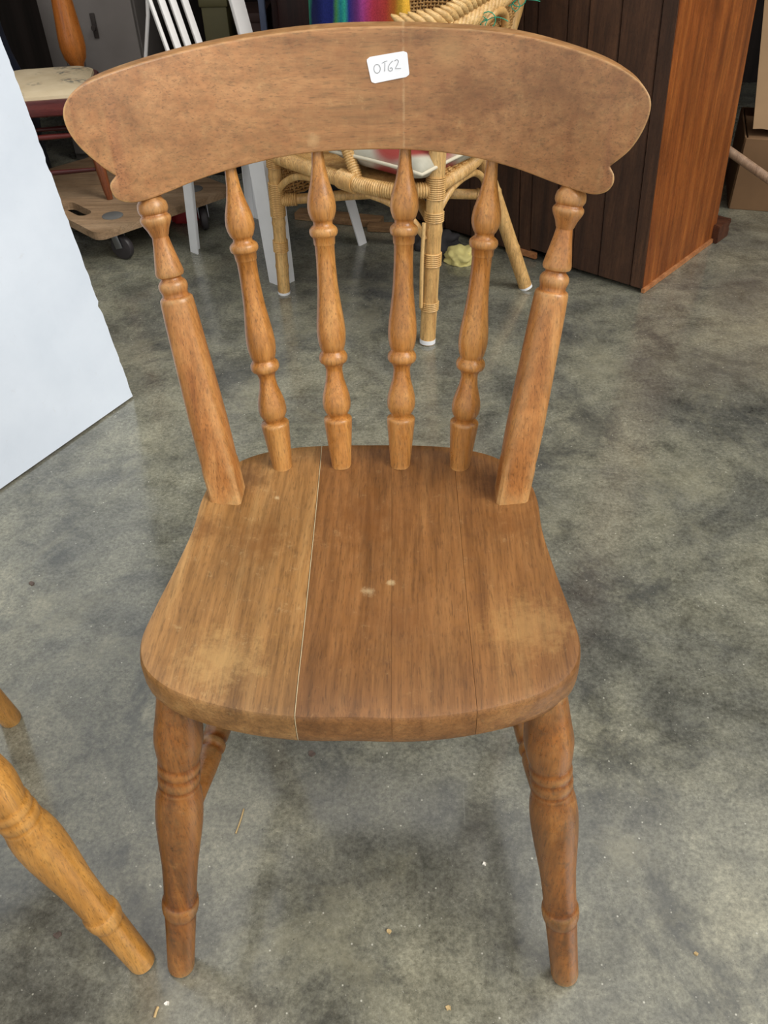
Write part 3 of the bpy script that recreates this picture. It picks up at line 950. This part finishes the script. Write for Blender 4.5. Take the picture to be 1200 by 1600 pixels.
    # braided rim along the arms and back: overlapping plaited strands
    def braid(pts, w=.036):
        c = catmull([L(p) for p in pts], 20)
        seg = [(c[i+1]-c[i]).length for i in range(len(c)-1)]
        tot = sum(seg)
        def at(s):
            a = 0
            for i, q in enumerate(seg):
                if a+q >= s:
                    return c[i].lerp(c[i+1], (s-a)/q), (c[i+1]-c[i]).normalized()
                a += q
            return c[-1], (c[-1]-c[-2]).normalized()
        V = []; F = []
        step = .0165
        k = 0
        s = 0
        side_up = Vector((0, 0, 1))
        while s < tot:
            p, d = at(s)
            side = d.cross(side_up).normalized()
            vert = side.cross(d).normalized()
            # each strand is a flattened leaf laid obliquely; the two rows make the chevron
            for row, sg in ((0, 1), (1, -1)):
                ctr = p + vert*(.45*w*sg) + d*(step*.5*row)
                ax = (d*.75 + vert*(.62*-sg)).normalized()
                th = (vert - ax*vert.dot(ax)).normalized()
                for q in (1,):
                    base = len(V)
                    n1, n2 = 7, 8
                    for i in range(n1):
                        f = i/(n1-1)
                        rr = math.sin(PI*(.06+.88*f))
                        for j in range(n2):
                            a = 2*PI*j/n2
                            V.append(ctr + ax*((f-.5)*w*1.75) + th*(math.cos(a)*rr*.0098) + side*(math.sin(a)*rr*.0140))
                    for i in range(n1-1):
                        for j in range(n2):
                            j2 = (j+1) % n2
                            F.append((base+i*n2+j, base+i*n2+j2, base+(i+1)*n2+j2, base+(i+1)*n2+j))
                    F.append(tuple(base+j for j in range(n2))[::-1])
                    F.append(tuple(base+(n1-1)*n2+j for j in range(n2)))
            s += step
        return mesh_obj('braided_rim', V, F, M['braid'], t, True, 0)
    braid([(.028, 1.385, .662), (.06, 1.385, .666), (.108, 1.405, .672), (.165, 1.475, .686), (.235, 1.585, .702), (.29, 1.70, .725), (.31, 1.78, .80), (.20, 1.855, .815), (.11, 1.90, .82), (.02, 1.90, .81)])
    # green string ties
    def tie(cx, cy, cz, sc):
        rnd = random.Random(int(cx*1000))
        V = []; F = []
        for k in range(5):
            a = rnd.uniform(0, 6.28)
            p = [L((cx, cy, cz))]
            for i in range(4):
                a += rnd.uniform(-.7, .7)
                p.append(p[-1]+Vector((math.cos(a)*sc, -.002, math.sin(a)*sc*.6)))
            tube(catmull(p, 4), .0010, 5, V, F)
        tube([L((cx+.016*math.cos(q*PI/6), cy-.004, cz+.016*math.sin(q*PI/6))) for q in range(12)], .0012, 5, V, F, closed=True)
        mesh_obj('string_tie', V, F, M['green'], t, True, 0)
    tie(.196, 1.490, .662, .012)
    tie(.272, 1.640, .675, .012)
    cane('brace', [(.165, 1.482, .60), (.185, 1.50, .645), (.215, 1.535, .668), (.238, 1.575, .655), (.240, 1.60, .60), (.235, 1.62, .54)], .0085, n=10)
    return t
make_rattan()

# cushion on the rattan seat
def make_cushion():
    c = Vector((.048, 1.492, .3785))
    t = thing('seat_cushion', 'grey and red cushion with cream piping on the rattan seat', 'cushion', c, math.radians(52))
    bm = bmesh.new()
    n = 16
    hx, hy, hz = .145, .130, .036
    V = []; F = []
    for side in (1, -1):
        for i in range(n+1):
            for j in range(n+1):
                u, v = -1+2*i/n, -1+2*j/n
                e = (1-abs(u)**3.2)*(1-abs(v)**3.2)
                pin = 1-.05*(u*u)*(1-v*v)-0.0
                V.append((u*hx*(1-.05*(1-v*v)), v*hy*(1-.05*(1-u*u)), .038+side*hz*e**.38))
    W = n+1
    for s in (0, 1):
        b = s*W*W
        for i in range(n):
            for j in range(n):
                q = (b+i*W+j, b+(i+1)*W+j, b+(i+1)*W+j+1, b+i*W+j+1)
                F.append(q if s == 0 else q[::-1])
    me = bpy.data.meshes.new('cushion')
    me.from_pydata(V, [], F)
    bm.from_mesh(me)
    bmesh.ops.remove_doubles(bm, verts=bm.verts, dist=.0004)
    bm_obj('cushion_cover', bm, M['cushion'], t, True, 0)
    ring = []
    for k in range(48):
        a = k/48*4
        s, f = int(a), a-int(a)
        u, v = [(-1+2*f, -1), (1, -1+2*f), (1-2*f, 1), (-1, 1-2*f)][s]
        ring.append((u*hx*(1-.05*(1-v*v)), v*hy*(1-.05*(1-u*u)), .038))
    V, F = tube(ring, .004, 8, closed=True)
    mesh_obj('piping', V, F, M['piping'], t, True, 0)
make_cushion()

# rainbow knitted blanket draped over the armchair
def make_blanket():
    V = []; F = []; UV = []
    nu, nv = 40, 36
    th = .008
    # path of the cloth from behind the back, over it and down towards the seat
    path = catmull([(0, 1.735, .62), (0, 1.728, .70), (0, 1.710, .765), (0, 1.66, .792), (0, 1.615, .775), (0, 1.575, .735), (0, 1.560, .68), (0, 1.555, .60), (0, 1.550, .52), (0, 1.545, .45), (0, 1.535, .374)], 6)
    for layer in (0, 1):
        for i in range(nu+1):
            u = i/nu
            x = -.188+.212*u
            tip = 1.0-.30*min(1, abs(u-.17)/.3)
            for j in range(nv+1):
                v = j/nv
                s = v*tip*(len(path)-1)
                k = min(int(s), len(path)-2)
                p = path[k].lerp(path[k+1], s-k)
                fold = .010*math.sin(u*17+v*2.0)+.006*math.sin(u*31+1)
                edge = -.020*max(0, 1-u/.12)**2
                slope = -.17*(u-.5)
                V.append(Vector((x + .05*(v-.5)*(u-.3), p.y+fold+slope*.9+(-edge)-layer*th, p.z+.03*u*(1-v))))
    W = nv+1
    N = (nu+1)*W
    for i in range(nu):
        for j in range(nv):
            a = i*W+j
            F.append((a, a+W, a+W+1, a+1))
            F.append((N+a, N+a+1, N+a+W+1, N+a+W))
    per = [i*W for i in range(nu+1)]+[nu*W+j for j in range(1, W)]+[i*W+nv for i in range(nu-1, -1, -1)]+[j for j in range(nv-1, 0, -1)]
    for k in range(len(per)):
        a, b = per[k], per[(k+1) % len(per)]
        F.append((a, b, b+N, a+N))
    o = mesh_obj('striped_blanket', V, F, M['blanket'], None, True, 60)
    uvl = o.data.uv_layers.new(name='UVMap')
    for lp in o.data.loops:
        vi = lp.vertex_index % N
        u, v = (vi//W)/nu, (vi % W)/nv
        uvl.data[lp.index].uv = (min(.999, max(0, u + .18*(v-.48))), v)
    o.data.transform(Matrix.Translation((0, -1.56, -.38)))
    o.location = (0, 1.56, .38)
    tag(o, 'rainbow striped knitted blanket draped over the rattan armchair', 'blanket')
make_blanket()

# ------------------------------------------------------------------ white plastic chair behind
def make_white_chair():
    ctr = Vector((-.37, 1.91, 0))
    t = thing('slatted_chair', 'white slatted chair standing behind the rattan armchair', 'chair', ctr)
    f = Vector((.775, -.632, 0)); s = Vector((.632, .775, 0))
    def leg(foot, top, da, db, w=.040):
        """angle section leg: corner at foot/top, flanges along da and db"""
        V = []; F = []
        for p, ww in ((Vector(foot), w*.80), (Vector(top), w)):
            th = .005
            da_, db_ = Vector(da).normalized(), Vector(db).normalized()
            for q in (p, p+da_*ww, p+da_*ww+db_*th, p+da_*th+db_*th, p+db_*ww+da_*th, p+db_*ww):
                V.append(q-ctr)
        for k in range(6):
            F.append((k, (k+1) % 6, 6+(k+1) % 6, 6+k))
        F.append((0, 3, 2, 1)); F.append((0, 5, 4, 3)); F.append((6, 7, 8, 9)); F.append((6, 9, 10, 11))
        mesh_obj('leg', V, F, M['white'], t, False)
    A0, A1 = (-.622, 1.885, 0), (-.600, 1.90, .42)
    B0, B1 = (-.320, 1.646, 0), (-.340, 1.675, .42)
    C0, C1 = (-.100, 1.935, 0), (-.195, 1.935, .42)
    D0, D1 = (-.470, 2.145, 0), (-.452, 2.150, .42)
    leg(A0, A1, f, s)
    leg(B0, B1, -f, s, .062)
    leg(C0, C1, -f, -s)
    leg(D0, D1, f, -s)
    # seat: rounded slab with a drop edge
    corners = [Vector(p)-ctr for p in ((-.605, 1.895, .42), (-.345, 1.670, .42), (-.190, 1.925, .42), (-.440, 2.150, .42))]
    ol = []
    for i in range(4):
        p0, p1, p2 = corners[i-1], corners[i], corners[(i+1) % 4]
        a = p1+(p0-p1).normalized()*.03
        b = p1+(p2-p1).normalized()*.03
        for k in range(5):
            q = k/4
            ol.append(a.lerp(p1, q).lerp(p1.lerp(b, q), q))
    m = len(ol)
    cen = sum(corners, Vector())/4
    V = []
    for k, z in ((.80, .008), (.95, .012), (1.0, .006), (1.01, -.006), (1.0, -.03), (.97, -.03), (.95, .0), (.80, -.002)):
        V += [cen+(p-cen)*k+Vector((0, 0, z)) for p in ol]
    F = []
    for i in range(7):
        for k in range(m):
            F.append((i*m+k, i*m+(k+1) % m, (i+1)*m+(k+1) % m, (i+1)*m+k))
    F.append(tuple(range(m))[::-1]); F.append(tuple(7*m+k for k in range(m)))
    mesh_obj('seat', V, F, M['white'], t, True, 50)
    lean = Vector((-.775, .632, 0))*.36
    a = Vector((-.590, 1.905, .43)); d = Vector((-.415, 2.130, .43))
    def up(p, h):
        return p+lean*h+Vector((0, 0, h))
    for k, w in ((.08, .010), (.20, .020), (.32, .020), (.455, .020)):
        p = a.lerp(d, k)
        bar('back_slat', p-ctr, up(p, .44)-ctr, w, .009, M['whitewood'], t, .002, side=s)
    p = a.lerp(d, 1.04)
    bar('back_post', p-ctr-Vector((0, 0, .02)), up(p, .44)*1.0-ctr+f*.03, .046, .014, M['whitewood'], t, .003, side=s)
    bar('back_rail', up(a.lerp(d, -.04), .45)-ctr, up(a.lerp(d, 1.1), .45)-ctr, .05, .016, M['whitewood'], t, .003, side=(0, 0, 1))
make_white_chair()

# ------------------------------------------------------------------ dolly, floral chair, turned post, grey cupboard
def make_dolly():
    Q = Vector((-.833, 1.744, 0)); u = Vector((.685, .728, 0)).normalized(); v = Vector((-u.y, u.x, 0))
    t = thing('furniture_dolly', 'low plywood furniture dolly on four dark casters', 'dolly', Q)
    W, Dp, z0, z1 = .47, .60, .093, .115
    ol = []
    r = .03
    for cx, cy, a0 in ((r, r, 180), (W-r, r, 270), (W-r, Dp-r, 0), (r, Dp-r, 90)):
        for k in range(6):
            a = math.radians(a0+90*k/5)
            ol.append((cx+r*math.cos(a), cy+r*math.sin(a)))
    bm = bmesh.new()
    vs_ = [bm.verts.new(u*x+v*y+Vector((0, 0, z0))) for x, y in ol]
    edges = [bm.edges.new((vs_[i], vs_[(i+1) % len(vs_)])) for i in range(len(vs_))]
    # hand hole near the end
    hole = []
    for cx, cy, a0, a1 in ((.055, .17, 180, 360), (.055, .26, 0, 180)):
        for k in range(7):
            a = math.radians(a0+(a1-a0)*k/6)
            hole.append((cx+.022*math.cos(a), cy+.022*math.sin(a)))
    hv = [bm.verts.new(u*x+v*y+Vector((0, 0, z0))) for x, y in hole]
    edges += [bm.edges.new((hv[i], hv[(i+1) % len(hv)])) for i in range(len(hv))]
    bmesh.ops.triangle_fill(bm, use_beauty=True, edges=edges)
    ex = bmesh.ops.extrude_face_region(bm, geom=bm.faces[:])
    bmesh.ops.translate(bm, vec=(0, 0, z1-z0), verts=[g for g in ex['geom'] if isinstance(g, bmesh.types.BMVert)])
    bm_obj('deck', bm, M['ply'], t, False)
    for x, y in ((.10, .085), (W-.09, .085), (.10, Dp-.085), (W-.09, Dp-.085)):
        p = u*x+v*y
        V, F = lathe(p+Vector((0, 0, z1-.001)), p+Vector((0, 0, z1+.0025)), [(0, .030), (.6, .030), (1, .028)], 28)
        mesh_obj('grip_pad', V, F, M['padgrey'], t, True, 40)
    for x, y, sw in ((.085, .06, .4), (W-.085, .06, -.5), (.085, Dp-.06, .2), (W-.085, Dp-.06, .9)):
        p = u*x+v*y
        ax = (u*math.cos(sw)+v*math.sin(sw)).normalized()
        fw = ax.cross(Vector((0, 0, 1)))
        cs = p+Vector((0, 0, z0))
        V, F = lathe(cs-Vector((0, 0, .012)), cs, [(0, .016), (.3, .022), (.7, .022), (.72, .034), (1, .034)], 20)
        c = mesh_obj('caster', V, F, M['steel'], t, True, 40)
        hub = p+fw*.012+Vector((0, 0, .036))
        V, F = lathe(hub-ax*.011, hub+ax*.011, [(0, .026), (.08, .033), (.3, .036), (.7, .036), (.92, .033), (1, .026)], 24)
        mesh_obj('wheel', V, F, M['rubber'], c, True, 40)
        for sg in (-1, 1):
            a = hub+ax*.0145*sg
            b = cs-Vector((0, 0, .010))+ax*.0145*sg
            bar('fork', a, b, .024, .003, M['steel'], c, .0008, side=fw)
make_dolly()

def make_floral_chair():
    base = Vector((-1.03, 2.13, .1152))
    t = thing('padded_chair', 'mahogany chair with floral padded seat standing on the dolly', 'chair', base, math.radians(12))
    hx, hy, zt = .145, .17, .285
    def rr(hx, hy, r, n=6):
        out = []
        for cx, cy, a0 in ((-hx+r, -hy+r, 180), (hx-r, -hy+r, 270), (hx-r, hy-r, 0), (-hx+r, hy-r, 90)):
            for k in range(n):
                a = math.radians(a0+90*k/(n-1))
                out.append((cx+r*math.cos(a), cy+r*math.sin(a)))
        return out
    def stack(name, levels, mat):
        V = []; F = []
        m = None
        for hx_, hy_, r, z in levels:
            ol = rr(hx_, hy_, r); m = len(ol)
            V += [(x, y, z) for x, y in ol]
        for i in range(len(levels)-1):
            for k in range(m):
                F.append((i*m+k, i*m+(k+1) % m, (i+1)*m+(k+1) % m, (i+1)*m+k))
        F.append(tuple(range(m))[::-1]); F.append(tuple((len(levels)-1)*m+k for k in range(m)))
        return mesh_obj(name, V, F, mat, t, True, 40)
    stack('seat_frame', [(hx-.004, hy-.004, .04, zt-.042), (hx, hy, .045, zt-.038), (hx, hy, .045, zt-.006), (hx-.004, hy-.004, .045, zt)], M['mahog'])
    stack('padded_seat', [(hx-.012, hy-.012, .045, zt-.002), (hx-.014, hy-.014, .045, zt+.008), (hx-.03, hy-.03, .045, zt+.016), (hx-.07, hy-.07, .05, zt+.020)], M['floral'])
    prof = [(0, .009), (.1, .012), (.35, .015), (.5, .014), (.53, .010), (.56, .015), (.6, .010), (.7, .013), (.9, .015), (1, .013)]
    feet = {}
    for sx in (-1, 1):
        for sy in (-1, 1):
            a = Vector((sx*(hx-.015), sy*(hy-.015), 0)); b = Vector((sx*(hx-.035), sy*(hy-.035), zt-.03))
            V, F = lathe(a, b, prof, 16)
            mesh_obj('leg', V, F, M['legbrown'] if (sx, sy) == (1, -1) else M['mahog_d'], t, True, 50)
            feet[(sx, sy)] = (a, b)
    for k1, k2, fz in (((-1, -1), (1, -1), .34), ((-1, -1), (1, -1), .72), ((-1, -1), (-1, 1), .3), ((1, -1), (1, 1), .45), ((-1, 1), (1, 1), .5)):
        p, q = feet[k1][0].lerp(feet[k1][1], fz), feet[k2][0].lerp(feet[k2][1], fz)
        V, F = lathe(p, q, [(0, .005), (.5, .0075), (1, .005)], 12)
        mesh_obj('rung', V, F, M['mahog'], t, True, 50)
make_floral_chair()

P = (-1.040, 2.455, 0)
prof = [(0, .028), (.01, .032), (.12, .034), (.2, .030), (.25, .036), (.27, .024), (.30, .028), (.335, .046), (.36, .030), (.372, .020), (.385, .024), (.40, .034), (.43, .040), (.46, .0395), (.50, .036), (.56, .031), (.62, .027), (.70, .024), (.80, .022), (.88, .024), (.9, .032), (.93, .026), (1, .026)]
V, F = lathe(P, (P[0], P[1], 1.0), [(0, .028)]+prof[1:], 28)
o = mesh_obj('turned_post', V, F, M['orange'], None, True, 50, origin=P)
tag(o, 'orange turned wooden post with a long bulb, standing behind the floral seat', 'post')

def make_cupboard():
    t = thing('cupboard', 'dull grey painted cupboard with an iron latch in the left background', 'cupboard', (-1.06, 2.88, 0))
    bm_obj('carcass', box_bm((.33, .32, 1.5), .004, 2, (0, 0, .75)), M['grey_paint'], t)
    d = bm_obj('door', box_bm((.20, .022, 1.40), .004, 2, (.060, -.172, .76)), M['grey_paint2'], t)
    for z in (.41, .47):
        pass
    bm_obj('latch_plate', box_bm((.016, .006, .075), .002, 2, (.022, -.186, .445)), M['iron'], d)
    V, F = lathe((.022, -.188, .44), (.022, -.205, .44), [(0, .005), (.6, .005), (.7, .009), (1, .007)], 12)
    mesh_obj('latch_knob', V, F, M['iron'], d, True, 40)
    bm_obj('stile', box_bm((.05, .012, 1.45), .003, 2, (-.135, -.166, .75)), M['grey_paint'], t)
make_cupboard()

# ------------------------------------------------------------------ dark clutter at the back
o = crumple('navy_sack', (-1.47, 2.42, 0), (.24, .19, .50), M['navy'], 4, 4, .35)
tag(o, 'navy plastic sack slumped in the far left corner', 'sack')
o = crumple('bin_bag', (-.66, 2.68, 0), (.16, .14, .17), M['black'], 8, 4, .4)
tag(o, 'black bin bag on the floor behind the dolly', 'bag')
o = crumple('bin_bag', (-.28, 2.45, 0), (.17, .13, .16), M['black'], 12, 4, .4)
tag(o, 'black bin bag on the floor behind the white slatted chair', 'bag')

def boxed(name, loc, size, mat, label, cat, rot=0, flap=True):
    t = thing(name, label, cat, loc, rot)
    w, d, h = size
    bm_obj('body', box_bm((w, d, h), .004, 2, (0, 0, h/2)), mat, t)
    if flap:
        bm_obj('lid', box_bm((w+.012, d+.012, .03), .004, 2, (0, 0, h+.005)), mat, t)
    return t
boxed('storage_crate', (-.665, 2.98, 0), (.09, .20, .47), M['khaki'], 'narrow khaki crate in the dark background behind the white slats', 'crate')
boxed('brown_chest', (-.545, 2.98, 0), (.10, .20, .42), M['brownbox'], 'small dark brown chest beside the khaki crate', 'chest')
boxed('narrow_post', (-.468, 2.72, 0), (.022, .022, .9), M['bluegrey'], 'thin blue grey painted post in the dark background', 'post', flap=False)
t = thing('mahogany_wardrobe', 'very dark mahogany wardrobe at the back behind the blanket', 'wardrobe', (-.08, 3.0, 0))
bm_obj('carcass', box_bm((.74, .40, 1.6), .004, 2, (0, 0, .8)), M['mahog_d'], t)
for sx in (-1, 1):
    bm_obj('door', box_bm((.34, .02, 1.45), .006, 2, (sx*.178, -.21, .82)), M['mahog_d'], t)
bm_obj('plinth', box_bm((.76, .42, .07), .004, 2, (0, 0, .035)), M['mahog_d'], t)

V, F = tube([(-.818, 2.44, 0), (-.805, 2.42, .40), (-.772, 2.42, .52), (-.72, 2.44, .85)], .006, 10)
o = mesh_obj('metal_rod', V, F, M['whitewood'], None, True, 40, origin=(-.818, 2.44, 0))
tag(o, 'thin bent white metal rod standing left of the white slats', 'rod')

# ------------------------------------------------------------------ clutter beyond the cabinet, right edge
def make_right():
    t = thing('cardboard_box', 'low brown cardboard box at the right edge behind the cabinet', 'box', (1.26, 2.27, 0), math.radians(-14))
    w, d, h, th = .40, .32, .212, .006
    for nm, sz, lc in (('side', (w, th, h), (0, -d/2, h/2)), ('side', (w, th, h), (0, d/2, h/2)), ('side', (th, d-.014, h), (-w/2, 0, h/2)), ('side', (th, d-.014, h), (w/2, 0, h/2)), ('bottom', (w-.014, d-.014, th), (0, 0, th/2)),
                       ('flap', (w-.014, d/2-.01, th), (0, -d/4, h-.004)), ('flap', (w-.014, d/2-.01, th), (0, d/4, h-.004))):
        bm_obj(nm, box_bm(sz, .0015, 1, lc), M['card_d'], t)
    t = thing('cardboard_carton', 'tall brown carton behind the pale cardboard sheet, on the low box', 'box', (1.30, 2.375, h+.0005), math.radians(-14))
    w, d, h2 = .34, .10, .50
    bm_obj('body', box_bm((w, d, h2), .003, 2, (0, 0, h2/2)), M['card_d'], t)
    bm_obj('tape', box_bm((.05, d+.002, h2+.002), .0005, 1, (0, 0, h2/2)), M['card'], t)
    # loose torn sheet propped on the box
    rnd = random.Random(2)
    pts = [(-.165, .30), (.30, .14), (.30, -.272)]
    x = .30
    while x > -.07:
        x -= rnd.uniform(.01, .025)
        pts.append((x, -.275+rnd.uniform(-.008, .008)))
    bm = bmesh.new()
    f = bm.faces.new([bm.verts.new((a, 0, b)) for a, b in pts])
    ex = bmesh.ops.extrude_face_region(bm, geom=[f])
    bmesh.ops.translate(bm, vec=(0, .006, 0), verts=[g for g in ex['geom'] if isinstance(g, bmesh.types.BMVert)])
    Mx = Matrix.Translation((1.145, 2.212, .4965)) @ Matrix.Rotation(math.radians(-14), 4, 'Z') @ Matrix.Rotation(math.radians(-12), 4, 'X')
    bmesh.ops.transform(bm, matrix=Mx, verts=bm.verts)
    o = bm_obj('cardboard_sheet', bm, M['card'], None, False, origin=(1.15, 2.16, .212))
    tag(o, 'pale torn cardboard sheet leaning on the brown carton at the right edge', 'cardboard')
    V, F = tube([(1.30, 1.90, .013), (1.112, 1.978, .119), (.923, 2.057, .225), (.735, 2.135, .331)], lambda i, f: .013-.001*math.sin(f*9), 12)
    o = mesh_obj('wooden_pole', V, F, M['stick'], None, True, 40, origin=(1.30, 1.90, 0))
    tag(o, 'pale wooden pole lying slanted behind the cabinet', 'pole')
make_right()

# ------------------------------------------------------------------ small things on the floor
o = crumple('yellow_rag', (.178, 1.80, 0), (.036, .028, .024), M['yellow'], 21, 4, .9)
tag(o, 'crumpled pale yellow rag on the floor right of the rattan leg', 'rag')
o = crumple('dark_rag', (.105, 1.90, 0), (.05, .045, .028), M['darkrag'], 25, 4, .9)
tag(o, 'crumpled dark rag on the floor behind the yellow rag', 'rag')
o = crumple('red_rag', (-.69, 2.13, 0), (.035, .025, .035), M['red'], 29, 3, .6)
tag(o, 'small red cloth scrap on the floor beneath the dolly', 'cloth')
for a, b, w, th, lab in (((-.33, 2.14, .012), (-.06, 2.06, .012), .05, .022, 'long timber offcut lying flat behind the white chair leg'),
                         ((-.10, 2.03, .011), (.06, 2.01, .011), .035, .020, 'short timber offcut lying flat behind the rattan legs')):
    a = Vector(a); b = Vector(b)
    o = bar('timber_offcut', a, b, w, th, M['scrap'], None, .002, side=(0, 1, 0))
    o.data.transform(Matrix.Translation(-(a+b)/2)); o.location = (a+b)/2
    tag(o, lab, 'timber', 'timber offcuts at the back')
def strawbit(pts, lab, r=.0011):
    c = catmull([(x, y, r) for x, y in pts], 5)
    V, F = tube(c, r, 6)
    o = mesh_obj('straw', V, F, M['straw'], None, True, 0, origin=(pts[0][0], pts[0][1], 0))
    tag(o, lab, 'straw', 'dry straws on the floor')
strawbit([(-.1795, .093), (-.181, .078), (-.1845, .058)], 'thin curved straw on the floor right of the left front leg')
strawbit([(-.238, -.150), (-.239, -.155), (-.2395, -.161)], 'short pale straw on the floor at the bottom left', .0016)
def chip(x, y, s, lab, mat, cat, seed):
    rnd = random.Random(seed)
    n = 9
    pts = [(s*rnd.uniform(.5, 1)*math.cos(2*PI*k/n), s*rnd.uniform(.4, .9)*math.sin(2*PI*k/n)) for k in range(n)]
    V = [(a, b, 0.0) for a, b in pts]+[(a*.9, b*.9, .0014+rnd.uniform(0, .0012)) for a, b in pts]
    F = [tuple(range(n))[::-1], tuple(range(n, 2*n))]+[(i, (i+1) % n, n+(i+1) % n, n+i) for i in range(n)]
    o = mesh_obj('floor_chip' if cat == 'chip' else 'dry_leaf', V, F, mat, None, False)
    o.location = (x, y, 0)
    tag(o, lab, cat)
chip(.1377, .0232, .0035, 'tiny white chip on the floor beneath the seat front', M['chip'], 'chip', 1)
chip(.3756, -.0797, .0032, 'tiny tan chip on the floor right of the right front leg', M['straw'], 'chip', 2)
chip(-.229, -.146, .004, 'small pale chip on the floor beside the short straw', M['chip'], 'chip', 3)
chip(.0874, -.1436, .0042, 'tiny yellow chip on the floor at the bottom centre', M['straw'], 'chip', 11)
chip(.0195, -.062, .004, 'tiny tan splinter on the floor between the front legs', M['straw'], 'chip', 12)
chip(-.6165, .5119, .007, 'small dry leaf on the floor below the white board', M['leaf'], 'leaf', 4)
chip(-.378, -.075, .006, 'small dry leaf on the floor left of the honey chair leg', M['leaf'], 'leaf', 5)
chip(-.0965, .1796, .007, 'small dry leaf on the floor just under the seat edge', M['leaf'], 'leaf', 6)
